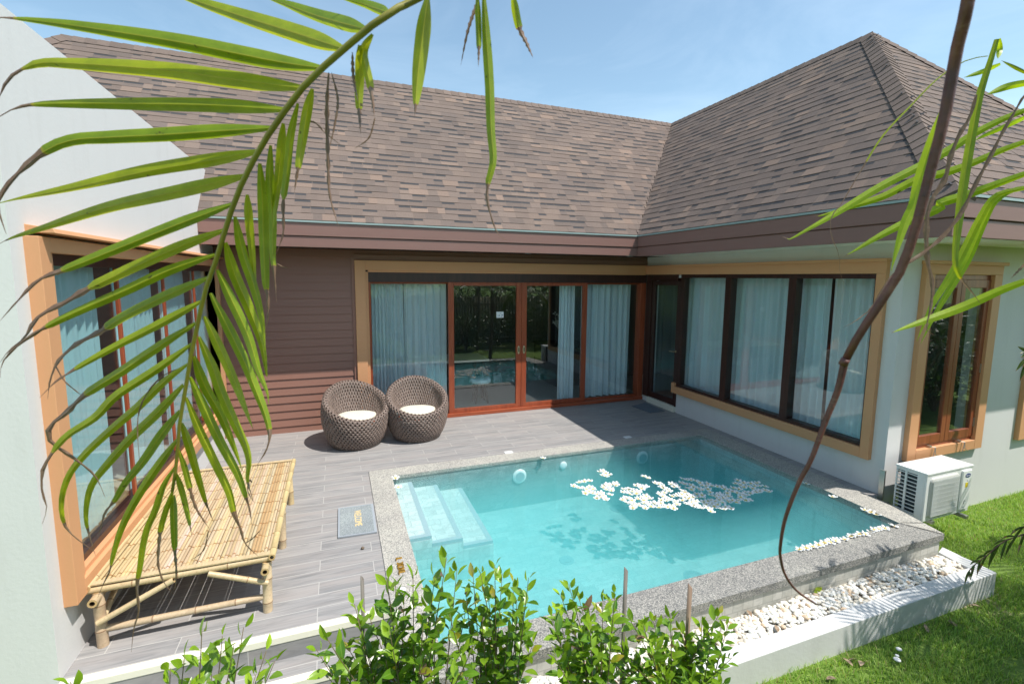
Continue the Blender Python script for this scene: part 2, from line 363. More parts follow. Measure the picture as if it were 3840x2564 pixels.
def obj(name, mb, mats, parent=None, smooth=False, bevel=0, local=False, fix=True):
    me = bpy.data.meshes.new(name); me.from_pydata(mb.v, [], mb.f)
    if not isinstance(mats, (list, tuple)): mats = [mats]
    for m in mats: me.materials.append(m)
    if len(mats) > 1: me.polygons.foreach_set('material_index', mb.mi)
    at = me.attributes.new('Col', 'FLOAT_COLOR', 'CORNER')
    if mb.pc is not None:
        pc = np.asarray(mb.pc, dtype=np.float32); li = np.empty(len(me.loops), dtype=np.int32); me.loops.foreach_get('vertex_index', li)
        arr = np.ones((len(li), 4), dtype=np.float32); arr[:, :3] = pc[li]
    else:
        cnt = [len(f) for f in mb.f]; arr = np.ones((sum(cnt), 4), dtype=np.float32)
        arr[:, :3] = np.repeat(np.array(mb.c, dtype=np.float32).reshape(-1, 3), cnt, axis=0)
    at.data.foreach_set('color', arr.ravel())
    me.polygons.foreach_set('use_smooth', [smooth]*len(me.polygons))
    o = bpy.data.objects.new(name, me); COL.objects.link(o)
    if parent is not None:
        o.parent = parent
        if not local: o.location = -LOC.get(parent.name, V((0, 0, 0)))
    if bevel:
        b = o.modifiers.new('edge', 'BEVEL'); b.width = bevel; b.segments = 2; b.limit_method = 'ANGLE'; b.angle_limit = R_(40)
    return o
def tag(o, label=None, cat=None, group=None, kind=None):
    if label: o['label'] = label
    if cat: o['category'] = cat
    if group: o['group'] = group
    if kind: o['kind'] = kind
    return o
def thing(name, label, cat, loc=(0, 0, 0), group=None, rz=0):
    o = bpy.data.objects.new(name, None); COL.objects.link(o); o.location = loc; o.rotation_euler.z = rz
    o.empty_display_size = .1; LOC[o.name] = V(loc)
    return tag(o, label, cat, group)
def text_mb(body, size, M4, depth=.003, align='CENTER', spacing=1.0):
    cu = bpy.data.curves.new('lettering', 'FONT'); cu.body = body; cu.size = size; cu.extrude = depth
    cu.align_x = align; cu.align_y = 'CENTER'; cu.space_character = spacing; cu.resolution_u = 3
    o = bpy.data.objects.new('lettering', cu); COL.objects.link(o)
    dg = bpy.context.evaluated_depsgraph_get(); me = bpy.data.meshes.new_from_object(o.evaluated_get(dg))
    mb = MB(); mb.add([M4 @ v.co for v in me.vertices], [tuple(p.vertices) for p in me.polygons])
    bpy.data.objects.remove(o); bpy.data.curves.remove(cu); bpy.data.meshes.remove(me)
    return mb
def frame4(x, y, origin):
    x = V(x); y = V(y); z = x.cross(y); m = Matrix((x, y, z)).transposed().to_4x4(); m.translation = V(origin); return m
def spline(pts, n):
    P = [V(p) for p in pts]
    if len(P) < 3:
        return [P[0].lerp(P[-1], i/(n-1)) for i in range(n)]
    P = [P[0]*2-P[1]]+P+[P[-1]*2-P[-2]]
    out = []; segs = len(P)-3
    L = [(P[i+2]-P[i+1]).length+1e-6 for i in range(segs)]; T = sum(L)
    for k_ in range(n):
        d = T*k_/(n-1); i = 0
        while i < segs-1 and d > L[i]: d -= L[i]; i += 1
        t = min(1, d/L[i]); a, b, c, e = P[i:i+4]
        out.append(.5*((2*b)+(c-a)*t+(2*a-5*b+4*c-e)*t*t+(3*b-a-3*c+e)*t*t*t))
    return out

# ------------------------------------------------------------------ dimensions of the place
XL, YL = -6.942, -4.31          # left wing: wall facing +x, near corner
YW = -4.29                      # right wing: wall facing the lawn
ZE, SL = 2.991, 1.0722          # eave height, roof slope
RUN = 2.58; ZR = ZE+RUN*SL
PX0, PX1, PY0, PY1 = -4.878, -.455, -2.085, -4.755   # pool
CX0, CY0, CY1 = -5.12, -1.855, -5.02                # coping outside
ZW = -.004                                           # water level
ZP = -.62                                            # pool floor
ZG = -.385                                           # lawn

# ------------------------------------------------------------------ ground, lawn, deck, steps
g = MB(); zg = ZG-.006; hx0, hx1, hy0, hy1 = -5.05, -.33, -4.95, -1.0
for (a, b_, c_, e_) in ((-300, 300, -300, hy0), (-300, 300, hy1, 300), (-300, hx0, hy0, hy1), (hx1, 300, hy0, hy1)): g.quad((a, c_, zg), (b_, c_, zg), (b_, e_, zg), (a, e_, zg))
tag(obj('ground', g, M['lawn']), kind='structure')
d = MB()
d.box(XL, CX0, YL+.008, 0, -.16, 0); d.box(CX0, 0, CY0, 0, -.16, 0); d.prism([(-.15, YW), (0, YW), (0, CY0), (-.15, CY0)], -.16, 0)
tag(obj('deck', d, M['deck']), kind='structure')
st = MB()
st.box(XL, CX0, YL-.215, YL-.02, -.32, -.158); st.box(XL, CX0, YL-.42, YL-.24, -.44, -.318)
st.box(XL, CX0, YL-.045, YL+.01, -.158, -.0455); st.box(XL, CX0, YL-.260, YL-.217, -.318, -.2035)
tag(obj('deck_steps', st, M['deck']), kind='structure')
ns = MB(); ns.box(XL, CX0, YL-.05, YL+.008, -.045, .006); ns.box(XL, CX0, YL-.265, YL-.21, -.203, -.152)
tag(obj('step_nosing', ns, M['cream'], bevel=.006), kind='structure')

# ------------------------------------------------------------------ villa
villa = thing('villa', 'single storey white and brown pool villa with steep shingle roofs', 'house', (0, 0, 0))
def P(name, mb, m, parent=villa, **kw): return obj(name, mb, m, parent, **kw)
def plane_y(mb, y0, y1, x0, x1, z0, z1, holes):       # a wall along x with rectangular openings
    xs = sorted({x0, x1, *[h[0] for h in holes], *[h[1] for h in holes]}); zs = sorted({z0, z1, *[h[2] for h in holes], *[h[3] for h in holes]})
    for a, b in zip(xs, xs[1:]):
        run = None
        for c, e in zip(zs, zs[1:]):
            mx, mz = (a+b)/2, (c+e)/2
            if any(h[0] < mx < h[1] and h[2] < mz < h[3] for h in holes): continue
            mb.box(a, b, y0, y1, c, e)
def plane_x(mb, x0, x1, y0, y1, z0, z1, holes):
    ys = sorted({y0, y1, *[h[0] for h in holes], *[h[1] for h in holes]}); zs = sorted({z0, z1, *[h[2] for h in holes], *[h[3] for h in holes]})
    for a, b in zip(ys, ys[1:]):
        for c, e in zip(zs, zs[1:]):
            my, mz = (a+b)/2, (c+e)/2
            if any(h[0] < my < h[1] and h[2] < mz < h[3] for h in holes): continue
            mb.box(x0, x1, a, b, c, e)
# right wing walls
w = MB(); plane_x(w, .002, .16, YW, -.0, -.05, 2.70, [(-4.05, -1.0, .45, 2.36), (-.96, -.16, -.05, 2.30)]); P('wall', w, M['plaster'])
w = MB(); plane_y(w, YW, YW+.16, .16, 4.40, ZG-.1, 2.70, [(.42, 1.47, .46, 2.36), (2.52, 3.57, .46, 2.36)])
w.box(.002, .16, YW, YW+.16, ZG-.1, -.05); P('wall', w, M['plaster'])
w = MB(); w.box(4.24, 4.40, YW+.16, 4.0, ZG, 2.7); w.box(-6.9, 4.24, 3.9, 4.0, ZG, 2.7); P('wall', w, M['plaster'])
# left wing walls and parapet
w = MB(); plane_x(w, XL-.08, XL, YL, .35, ZG-.1, 3.63, [(-4.06, -.10, .48, 2.42)]); w.box(XL-4, XL-.08, YL, YL+.18, ZG-.1, 3.63)
P('wall', w, M['plaster'])
w = MB(); w.box(XL-4, XL-.08, YL+.18, 4, 3.42, 3.5); P('flat_roof', w, M['plaster'])
# lap siding on the back wall
sd = MB(); pitch = .1165; z = -.02; i = 0
while z < 2.69:
    z1 = min(z+pitch+.012, 2.70)
    for (a, b, zz0) in ((XL, -5.175, -1), (-5.175, -.0, 2.505)):
        if z1 <= zz0: continue
        sd.add([(a, -.004, max(z, zz0)), (b, -.004, max(z, zz0)), (b, .012, z1), (a, .012, z1), (a, .06, max(z, zz0)), (b, .06, max(z, zz0)), (b, .06, z1), (a, .06, z1)],
               [(0, 1, 2, 3), (0, 4, 5, 1), (3, 2, 6, 7), (0, 3, 7, 4), (1, 5, 6, 2)])
    z += pitch; i += 1
P('siding', sd, M['siding'])
w = MB(); w.box(-5.185, -5.146, -.02, .10, -.0, 2.56); w.box(-5.146, -.002, -.012, .06, 2.522, 2.60); P('corner_board', w, M['siding'])
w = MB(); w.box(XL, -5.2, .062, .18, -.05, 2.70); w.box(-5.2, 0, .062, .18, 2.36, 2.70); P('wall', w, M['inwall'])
# rooms
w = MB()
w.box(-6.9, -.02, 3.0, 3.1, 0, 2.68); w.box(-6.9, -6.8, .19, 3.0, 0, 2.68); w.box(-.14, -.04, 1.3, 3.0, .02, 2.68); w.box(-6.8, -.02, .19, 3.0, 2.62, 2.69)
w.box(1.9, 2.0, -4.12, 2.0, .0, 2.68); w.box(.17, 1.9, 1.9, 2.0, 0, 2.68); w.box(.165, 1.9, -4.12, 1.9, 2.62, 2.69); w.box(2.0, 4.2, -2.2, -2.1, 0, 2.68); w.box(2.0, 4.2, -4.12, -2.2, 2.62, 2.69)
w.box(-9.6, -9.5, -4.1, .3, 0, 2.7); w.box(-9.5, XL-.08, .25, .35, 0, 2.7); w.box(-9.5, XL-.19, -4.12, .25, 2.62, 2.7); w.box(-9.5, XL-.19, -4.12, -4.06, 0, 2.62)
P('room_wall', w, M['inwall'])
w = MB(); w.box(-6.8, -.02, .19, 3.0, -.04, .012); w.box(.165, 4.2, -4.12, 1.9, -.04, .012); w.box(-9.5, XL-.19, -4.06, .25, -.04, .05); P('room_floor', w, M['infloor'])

# shingle roofs
TONES = [(.156, .121, .105)]*8+[(.166, .129, .111)]*5+[(.186, .142, .119)]*2+[(.212, .156, .127)]+[(.138, .110, .098)]*4
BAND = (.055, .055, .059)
def roof_face(mb, O, e, u, S_, a, b, exp=.132, far=False):
    e = V(e).normalized(); u = V(u).normalized(); n = e.cross(u).normalized()
    if n.z < 0: n = -n
    O = V(O); i = 0; s = 0.0
    def pt(x, s_, h): return O+e*x+u*s_+n*h
    while s < S_-.01:
        s1 = min(s+exp, S_); x0 = min(a(s), a(s1)); xe = max(b(s), b(s1)); x = x0-random.random()*.2
        sag = random.uniform(-.003, .003)
        while x < xe:
            wd = random.choice((.11, .14, .17, .2, .24, .28)); xb = x+wd
            raised = random.random() < .62; tone = random.choice(TONES); f_ = random.uniform(.93, 1.07); tone = tuple(c*f_ for c in tone)
            h0 = .0100 if raised else .0065; h1 = .003
            lo = (max(x, a(s)), min(xb, b(s))); hi = (max(x, a(s1)), min(xb, b(s1)))
            if lo[1]-lo[0] > .004 or hi[1]-hi[0] > .004:
                lo = (lo[0], max(lo[0], lo[1])); hi = (hi[0], max(hi[0], hi[1])); sl = s+sag
                A, B, C, D = pt(lo[0], sl, h0), pt(lo[1], sl, h0), pt(hi[1], s1+.012, h1), pt(hi[0], s1+.012, h1)
                mb.add([A, B, C, D, pt(lo[0], sl, -.004), pt(lo[1], sl, -.004), pt(hi[0], s1, -.004), pt(hi[1], s1, -.004)],
                       [(0, 1, 2, 3), (4, 5, 1, 0), (4, 0, 3, 6), (1, 5, 7, 2)], col=tone)
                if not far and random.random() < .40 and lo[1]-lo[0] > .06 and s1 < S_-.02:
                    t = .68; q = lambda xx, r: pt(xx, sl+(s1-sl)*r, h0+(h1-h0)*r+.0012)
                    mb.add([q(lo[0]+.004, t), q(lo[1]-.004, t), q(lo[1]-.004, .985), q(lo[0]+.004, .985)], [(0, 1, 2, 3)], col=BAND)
            x = xb
        s = s1
cA = 1/math.sqrt(1+SL*SL); SLEN = RUN/cA
rf = MB()
roof_face(rf, (0, -.70, ZE), (1, 0, 0), (0, 1, SL), SLEN, lambda s: -11.66+cA*s, lambda s: -.724+cA*s)
roof_face(rf, (-.724, 0, ZE), (0, 1, 0), (1, 0, SL), SLEN, lambda s: -5.04+cA*s, lambda s: -.70+cA*s)
roof_face(rf, (0, -5.04, ZE), (1, 0, 0), (0, 1, SL), SLEN, lambda s: -.724+cA*s, lambda s: 4.41-cA*s)
XR = -.724+RUN; YR = -.70+RUN; YH = -5.04+RUN
rf.quad((4.41, -5.04, ZE), (4.41, 4.46, ZE), (XR, 4.46-RUN, ZR), (XR, YH, ZR), col=TONES[0])
rf.quad((4.41, 4.46, ZE), (-11.66, 4.46, ZE), (-11.66+RUN, YR, ZR), (XR, YR, ZR), col=TONES[0])
rf.add([(-11.66, -.7, ZE), (-11.66, 4.46, ZE), (-11.66+RUN, YR, ZR)], [(0, 1, 2)], col=TONES[0])
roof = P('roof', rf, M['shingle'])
# hip, ridge caps and valley strip
def caps(mb, p0, p1, na, nb, wd=.15, step=.135):
    p0, p1 = V(p0), V(p1); L = (p1-p0).length; t = (p1-p0)/L; k_ = int(L/step)
    da = V(na).normalized(); db = V(nb).normalized()
    da = (da-t*da.dot(t)).normalized(); db = (db-t*db.dot(t)).normalized()
    up = (-(da+db)).normalized()
    for i in range(k_+1):
        a = p0+t*(i*step-.01); b = p0+t*min(L, (i+1)*step+.02); c = random.choice(TONES[:8]); f_ = random.uniform(.85, 1.15); c = tuple(x*f_ for x in c)
        ha, hb = .036, .026
        vs = []
        for p, h in ((a, ha), (b, hb)): vs += [p+da*wd+up*(h-.012), p+up*h, p+db*wd+up*(h-.012)]
        lo = [a+da*wd+up*-.012, a+up*0, a+db*wd-up*.012]
        mb.add(vs+lo, [(0, 1, 4, 3), (1, 2, 5, 4), (0, 6, 7, 1), (1, 7, 8, 2), (3, 4, 5)][:4], col=c)
cp = MB()
caps(cp, (-.724, -5.04, ZE), (XR, YH, ZR), (0, 1, 0), (1, 0, 0))
P('hip_cap', cp, M['shingle'], roof)
cp = MB(); caps(cp, (4.41, -5.04, ZE), (XR, YH, ZR), (-1, 0, 0), (0, 1, 0)); P('hip_cap', cp, M['shingle'], roof)
cp = MB(); caps(cp, (XR, YH, ZR), (XR, YR+.0, ZR), (-1, 0, -SL), (1, 0, -SL), .13, .15); P('ridge_cap', cp, M['shingle'], roof)
cp = MB(); caps(cp, (-11.66+RUN, YR, ZR), (XR, YR, ZR), (0, -1, -SL), (0, 1, -SL), .13, .15); P('ridge_cap', cp, M['shingle'], roof)
cp = MB(); caps(cp, (-11.66, -.7, ZE), (-11.66+RUN, YR, ZR), (1, 0, 0), (0, 1, 0)); P('hip_cap', cp, M['shingle'], roof)
de = MB()
de.box(XL, -.72, -.712, -.60, ZE-.026, ZE-.004); de.box(-.735, -.60, -5.05, -.715, ZE-.026, ZE-.004); de.box(-.60, 4.42, -5.055, -4.94, ZE-.026, ZE-.004)
P('drip_edge', de, M['teal'], roof)
# fascias and soffits
fa = MB(); fa.box(XL, -.70, -.697, -.65, 2.795, ZE-.03); fa.box(XL, -.69, -.684, -.64, 2.652, 2.785); fa.box(XL, -.67, -.665, -.60, 2.775, 2.80); P('fascia', fa, M['fascia'], bevel=.004)
fa = MB(); fa.box(-.721, -.675, -5.035, -.70, 2.80, ZE-.03); fa.box(-.708, -.665, -5.022, -.69, 2.645, 2.79); fa.box(-.69, -.6, -5.0, -.68, 2.78, 2.81); P('fascia', fa, M['fascia'], bevel=.004)
fa = MB(); fa.box(-.674, 4.42, -5.037, -4.99, 2.80, ZE-.03); fa.box(-.664, 4.42, -5.024, -4.98, 2.645, 2.79); fa.box(-.60, 4.42, -5.0, -4.93, 2.78, 2.81); P('fascia', fa, M['fascia'], bevel=.004)
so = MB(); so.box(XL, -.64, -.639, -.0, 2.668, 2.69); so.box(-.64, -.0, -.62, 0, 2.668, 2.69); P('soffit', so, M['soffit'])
so = MB(); so.box(-.664, .002, -4.979, -.62, 2.664, 2.685); so.box(.002, 4.4, -4.979, YW-.0, 2.664, 2.685); P('soffit', so, M['cove'])
for (px, py) in ((-2.58, -.5), (-.70, -.47)):
    dl = MB(); dl.lathe([(.05, 2.655), (.05, 2.662), (.056, 2.662), (.056, 2.6675)], (px, py, 0), 20); P('downlight', dl, M['tilewhite'])

def pane(parent, x0, x1, y0, y1, z0, z1):
    b = MB(); b.box(x0, x1, y0, y1, z0, z1); return P('pane', b, M['glass'], parent)
# sliding doors
tr = MB(); tr.box(-5.144, -4.99, -.045, .12, .0, 2.518); tr.box(-4.99, -4.953, -.02, .12, .0, 2.35); tr.box(-4.99, -.031, -.045, .12, 2.375, 2.518); tr.box(-4.953, -.031, -.02, .12, 2.345, 2.375)
door = P('sliding_door', tr, M['orange'], bevel=.004)
fr = MB(); fr.box(-4.953, -.005, .005, .15, 2.2, 2.345); P('head_frame', fr, M['woodd'], door, bevel=.003)
for (a, b, y) in ((-4.953, -4.92, .005), (-.11, -.005, .0)): fr = MB(); fr.box(a, b, y, .15, .0605, 2.1995); P('jamb', fr, M['wood'], door, bevel=.003)
fr = MB(); fr.box(-4.953, -.005, -.025, .15, .002, .06); P('sill', fr, M['woodx'], door, bevel=.004)
for (a, b, y) in ((-3.735, -2.478, .015), (-2.474, -1.225, .015)):
    fr = MB(); fr.box(a, a+.092, y, y+.045, .061, 2.2); fr.box(b-.092, b, y, y+.045, .061, 2.2)
    fr.box(a+.092, b-.092, y, y+.045, 2.145, 2.2); fr.box(a+.092, b-.092, y, y+.045, .061, .128)
    sash = P('sash', fr, M['wood'], door, bevel=.004)
    pane(door, a+.085, b-.085, y+.018, y+.024, .12, 2.15)
for (a, b) in ((-4.92, -3.70), (-1.26, -.11)):
    for (z0, z1) in ((.061, .09), (2.17, 2.199)): fr = MB(); fr.box(a, b, .085, .125, z0, z1); P('sash_rail', fr, M['wood'], door)
    pane(door, a, b, .10, .106, .088, 2.172)
for x in (-2.524, -2.428):
    h = MB(); h.lathe([(.001, .006), (.020, .006), (.024, .010), (.024, .0149)], (0, 0, 0), 20, 'y')
    for i_, q in enumerate(h.v): h.v[i_] = (x+q[0], q[1], 1.06+q[2]*2.9)
    P('handle', h, M['brass'], door)
    h = MB(); h.box(x-.007, x+.007, .003, .0055, 1.03, 1.10); P('handle_recess', h, M['black'], door)
# pool-side window of the right wing
tr = MB(); tr.box(-.055, .10, -4.15, -.05, 2.355, 2.511); tr.box(-.075, -.0, -4.16, -.05, 2.478, 2.515)
tr.box(-.055, .10, -4.15, -4.055, .345, 2.355); tr.box(-.055, .10, -4.055, -.886, .345, .462); tr.box(-.055, .10, -.965, -.886, .462, .52)
win = P('window', tr, M['orange'], bevel=.004)
fr = MB(); fr.box(-.02, .09, -4.054, -.965, 2.30, 2.354); fr.box(-.02, .09, -4.054, -.965, .463, .505); fr.box(-.02, .09, -4.054, -4.025, .505, 2.3); fr.box(-.02, .09, -1.05, -.965, .505, 2.3)
for y in (-2.0, -3.05): fr.box(-.025, .09, y-.055, y+.055, .505, 2.3)
P('frame', fr, M['woodd'], win, bevel=.003)
for (a, b) in ((-4.025, -3.105), (-2.995, -2.055), (-1.945, -1.05)): pane(win, .03, .036, a, b, .505, 2.3)
# glazed door beside it
fr = MB(); fr.box(-.02, .09, -.886, -.03, 2.25, 2.354); fr.box(-.02, .09, -.185, -.03, .1, 2.25); fr.box(-.02, .09, -.964, -.935, .1, 2.25)
gd = P('door', fr, M['woodd'], bevel=.003)
fr = MB(); fr.box(.0, .045, -.275, -.188, .105, 2.245); fr.box(.0, .045, -.932, -.868, .105, 2.245); fr.box(.0, .045, -.868, -.275, 2.17, 2.245); fr.box(.0, .045, -.868, -.275, .105, .21)
P('sash', fr, M['woodd'], gd, bevel=.003); pane(gd, .02, .026, -.868, -.275, .21, 2.17)
fr = MB(); fr.box(-.04, .10, -.95, -.19, .002, .1); P('threshold', fr, M['cream'], gd, bevel=.004)
h = MB(); h.tube([(-.0, -.90, 1.05), (-.05, -.90, 1.05), (-.055, -.86, 1.05), (-.055, -.80, 1.045)], .008, 8); h.lathe([(.02, -.006), (.02, .0)], (0, -.90, 1.05), 12, 'x'); P('handle', h, M['brass'], gd)
# casement windows facing the lawn
def casement(x0, x1):
    tr = MB(); y0 = YW-.05
    tr.box(x0, x1, y0, YW+.08, 2.352, 2.488); tr.box(x0-.015, x1+.03, y0-.03, YW, 2.455, 2.492)
    tr.box(x0, x0+.145, y0, YW+.08, .352, 2.352); tr.box(x1-.145, x1, y0, YW+.08, .352, 2.352); tr.box(x0+.145, x1-.145, y0, YW+.08, .352, .462)
    wn = P('window', tr, M['orange'], bevel=.004)
    a, b = x0+.146, x1-.146; 
    for (z0, z1) in ((2.30, 2.351), (.463, .50)): fr = MB(); fr.box(a, b, YW-.01, YW+.07, z0, z1); P('frame_rail', fr, M['woodw'], wn)
    mid = (a+b)/2
    for (p, q) in ((a, mid-.002), (mid+.002, b)):
        fr = MB(); yy = YW-.02
        fr.box(p, p+.075, yy, yy+.045, .502, 2.299); fr.box(q-.075, q, yy, yy+.045, .502, 2.299); fr.box(p+.075, q-.075, yy, yy+.045, 2.21, 2.299); fr.box(p+.075, q-.075, yy, yy+.045, .502, .60)
        P('sash', fr, M['woodw'], wn, bevel=.004); pane(wn, p+.07, q-.07, yy+.018, yy+.024, .595, 2.215)
        h = MB(); sx = (p+q)/2; h.tube([(sx-.02, yy-.005, .475), (sx+.03, yy-.05, .47), (sx+.02, yy-.06, .40), (sx+.07, yy-.07, .36)], .004, 6); h.tube([(sx+.03, yy-.05, .47), (sx-.01, yy-.055, .36)], .004, 6); h.box(sx-.03, sx+.0, yy-.03, yy, .47, .488)
        P('window_stay', h, M['steel'], wn)
        for zz in (.62, 1.25, 2.1):
            h = MB(); ex = p+.004 if p == a else q-.004; h.box(ex-.012, ex+.012, yy-.006, yy, zz, zz+.1); P('hinge', h, M['steel'], wn)
    return wn
casement(.268, 1.613); casement(2.372, 3.717)
# left wing window
tr = MB()
tr.box(XL-.10, XL+.065, -4.195, -4.09, .37, 2.482); tr.box(XL-.10, XL+.045, -4.09, -4.03, .43, 2.40); tr.box(XL-.10, XL+.065, -4.09, -.02, 2.40, 2.482); tr.box(XL-.10, XL+.065, -.10, -.02, .37, 2.40)
tr.box(XL-.10, XL+.065, -4.09, -.10, .37, .47); tr.box(XL-.10, XL+.035, -4.03, -.10, .47, .50)
tr.add([(XL, -4.17, 2.50), (XL+.13, -4.17, 2.50), (XL+.13, -.02, 2.50), (XL, -.02, 2.50), (XL, -4.17, 2.545), (XL+.12, -4.17, 2.525), (XL+.12, -.02, 2.525), (XL, -.02, 2.545)],
       [(0, 3, 2, 1), (4, 5, 6, 7), (0, 1, 5, 4), (1, 2, 6, 5), (2, 3, 7, 6)])
lw = P('window', tr, M['orange'], bevel=.003)
for (z0, z1) in ((2.33, 2.399), (.501, .545)): fr = MB(); fr.box(XL-.09, XL+.0, -4.03, -.10, z0, z1); P('frame_rail', fr, M['woodd'], lw)
for y in (-3.04, -2.01, -.955):
    fr = MB(); fr.box(XL-.033, XL-.010, y-.018, y+.018, .546, 2.329); P('mullion', fr, M['wood'], lw, bevel=.003)
fr = MB(); fr.box(XL-.07, XL+.022, -.10, -.055, .546, 2.329); P('mullion', fr, M['wood'], lw)
for (a, b) in ((-4.03, -3.068), (-3.012, -2.038), (-1.982, -.983), (-.927, -.10)): pane(lw, XL-.04, XL-.034, a, b, .545, 2.33)

# curtains
def curtain(name, label, a, b, axis, pos, z0, z1, m, waves, amp, group):
    mb = MB(); n = int(waves*14)+1; rows = 7; ph = random.random()*6; vs = []
    for r in range(rows):
        zz = z0+(z1-z0)*r/(rows-1); k_ = .55+.45*(1-r/(rows-1))
        for i in range(n):
            t = i/(n-1); w_ = a+(b-a)*t+.012*math.sin(9*t+ph)*(1-r/(rows-1))
            o = amp*k_*(math.sin(2*PI*waves*t+ph+.9*math.sin(5*t+ph))+.35*math.sin(4.6*PI*waves*t+2*ph))
            vs.append((w_, pos+o, zz) if axis == 'x' else (pos+o, w_, zz))
    mb.add(vs, [(r*n+i, r*n+i+1, (r+1)*n+i+1, (r+1)*n+i) for r in range(rows-1) for i in range(n-1)])
    o = obj(name, mb, m, smooth=True); return tag(o, label, 'curtain', group)
GD = 'sheer curtains behind the sliding doors'; GR = 'sheer curtains behind the wide poolside window'; GL = 'aqua curtains behind the window over the bamboo bed'
curtain('curtain', 'full sheer curtain by the siding, behind the fixed pane next to the wicker chairs', -4.90, -4.42, 'x', .24, .07, 2.19, M['sheer'], 8, .04, GD)
curtain('curtain', 'looser sheer curtain behind the same fixed pane, on its side towards the sliding doors', -4.40, -3.72, 'x', .27, .07, 2.19, M['sheer'], 5, .045, GD)
curtain('curtain', 'narrow sheer curtain bunched at the edge of the open glazed sliding door panel', -1.66, -1.36, 'x', .26, .07, 2.16, M['sheer'], 4, .025, GD)
curtain('curtain', 'sheer curtain filling the fixed pane nearest the inner corner of the deck', -1.22, -.16, 'x', .26, .07, 2.19, M['sheer'], 8, .045, GD)
curtain('curtain', 'thin sheer curtain hanging inside the narrow dark glazed door', -.87, -.74, 'y', .13, .2, 2.2, M['sheer'], 2, .02, 'sheer curtain in the glazed door')
for (a, b, wv, lab) in ((-1.76, -.86, 7, 'sheer curtain behind the pane next to the narrow dark door'), (-2.84, -1.86, 8, 'sheer curtain behind the middle pane of the poolside window'), (-3.36, -2.90, 4, 'sheer curtain behind the end pane, next to its mullion'), (-4.0, -3.38, 6, 'dense sheer curtain at the outer end of the poolside window, behind the reflected chairs')):
    curtain('curtain', lab, a, b, 'y', .25, .3, 2.34, M['sheer'], wv, .05, GR)
for (a, b, wv, lab) in ((-4.02, -3.20, 7, 'aqua curtain behind the first pane by the house corner, widest of its window'), (-2.90, -2.10, 7, 'aqua curtain behind the second pane over the bamboo bed'), (-1.80, -1.02, 7, 'aqua curtain behind the third pane, seen between the palm leaflets'), (-.72, .10, 7, 'aqua curtain behind the pane nearest the brown siding')):
    curtain('curtain', lab, a, b, 'y', XL-.105, .5, 2.36, M['lining'], wv, .022, GL)

# ------------------------------------------------------------------ things inside, seen through the glass
t = thing('table', 'dark table with a pale lit edge inside the sliding doors', 'table', (-3.6, 1.2, .012))
b = MB(); b.box(-4.5, -2.75, .95, 1.75, .72, .76); obj('table_top', b, M['tableedge'], t, bevel=.004)
for (x, y) in ((-4.4, 1.05), (-2.85, 1.05), (-4.4, 1.65), (-2.85, 1.65)):
    b = MB(); b.box(x-.03, x+.03, y-.03, y+.03, .012, .718); obj('leg', b, M['tablewood'], t)
t = thing('stool', 'round white stool standing under the table inside the glass', 'stool', (-3.0, .72, .012))
b = MB(); b.lathe([(.02, .38), (.18, .38), (.20, .40), (.20, .44), (.18, .46), (.02, .46)], (-3.0, .72, 0), 28); obj('seat', b, M['tilewhite'], t, smooth=True)
b = MB()
for i in range(4):
    a = PI/4+i*PI/2; b.tube([(-3.0+.1*math.cos(a), .72+.1*math.sin(a), .38), (-3.0+.16*math.cos(a), .72+.16*math.sin(a), .012)], .012, 8)
obj('leg_frame', b, M['tablewood'], t)
t = thing('sideboard', 'black sideboard with a curved top against the room wall behind the glass', 'cabinet', (-.75, 1.8, .012))
b = MB(); b.box(-1.15, -.16, 1.35, 2.6, .012, .8); obj('cabinet_body', b, M['tablewood'], t, bevel=.01)
b = MB(); b.box(-1.18, -.15, 1.32, 2.63, .80, .83); obj('cabinet_top', b, M['tablewood'], t, bevel=.006)
for (x, y, lab) in ((-1.05, 1.42, 'white cup at the front edge of the black sideboard'), (-.93, 1.45, 'white cup between two others on the black sideboard'), (-.80, 1.5, 'white cup furthest along the black sideboard towards the curtain')):
    b = MB(); b.lathe([(.022, 0), (.036, .04), (.04, .07), (.036, .07), (.03, .02), (.004, .012)], (x, y, .831), 16); tag(obj('cup', b, M['tilewhite'], smooth=True), lab, 'cup', 'white cups on the sideboard')
t = thing('flower_vase', 'vase of pale silk flowers standing tall behind the glass door', 'vase', (-.7, 2.2, .83))
b = MB(); b.lathe([(.05, .831), (.08, .95), (.05, 1.08), (.035, 1.12), (.045, 1.14)], (-.7, 2.2, 0), 16); obj('vase_body', b, M['black'], t, smooth=True)
b = MB()
for i in range(26):
    a = random.random()*6.28; r = random.uniform(.03, .2); q = V((-.7+r*math.cos(a), 2.2+r*math.sin(a), random.uniform(1.2, 1.55)))
    for j in range(4):
        d_ = V((random.gauss(0, 1), random.gauss(0, 1), random.gauss(0, 1))).normalized()*.035; e_ = d_.orthogonal().normalized()*.025; b.quad(q, q+d_+e_, q+d_*1.6, q+d_-e_)
    b.tube([(-.7, 2.2, 1.12), tuple(q)], .003, 4)
obj('blossoms', b, M['petal'], t)
t = thing('door_notice', 'small white printed notice stuck inside the sliding door glass', 'sign', (-2.86, .03, 1.70))
c_ = on(1875, 1180, y=.03); b = MB(); b.box(c_.x-.063, c_.x+.063, .028, .032, c_.z-.05, c_.z+.05); obj('notice_sheet', b, M['tilewhite'], t)
b = MB(); b.box(c_.x-.01, c_.x+.025, .0265, .0275, c_.z+.018, c_.z+.028); b.box(c_.x+.02, c_.x+.042, .0265, .0275, c_.z-.038, c_.z-.025)
b.lathe([(.012, .0265), (.012, .0275)], (c_.x-.014, 0, c_.z-.012), 14, 'y'); b.box(c_.x+.022, c_.x+.05, .0265, .0275, c_.z-.012, c_.z+.002)
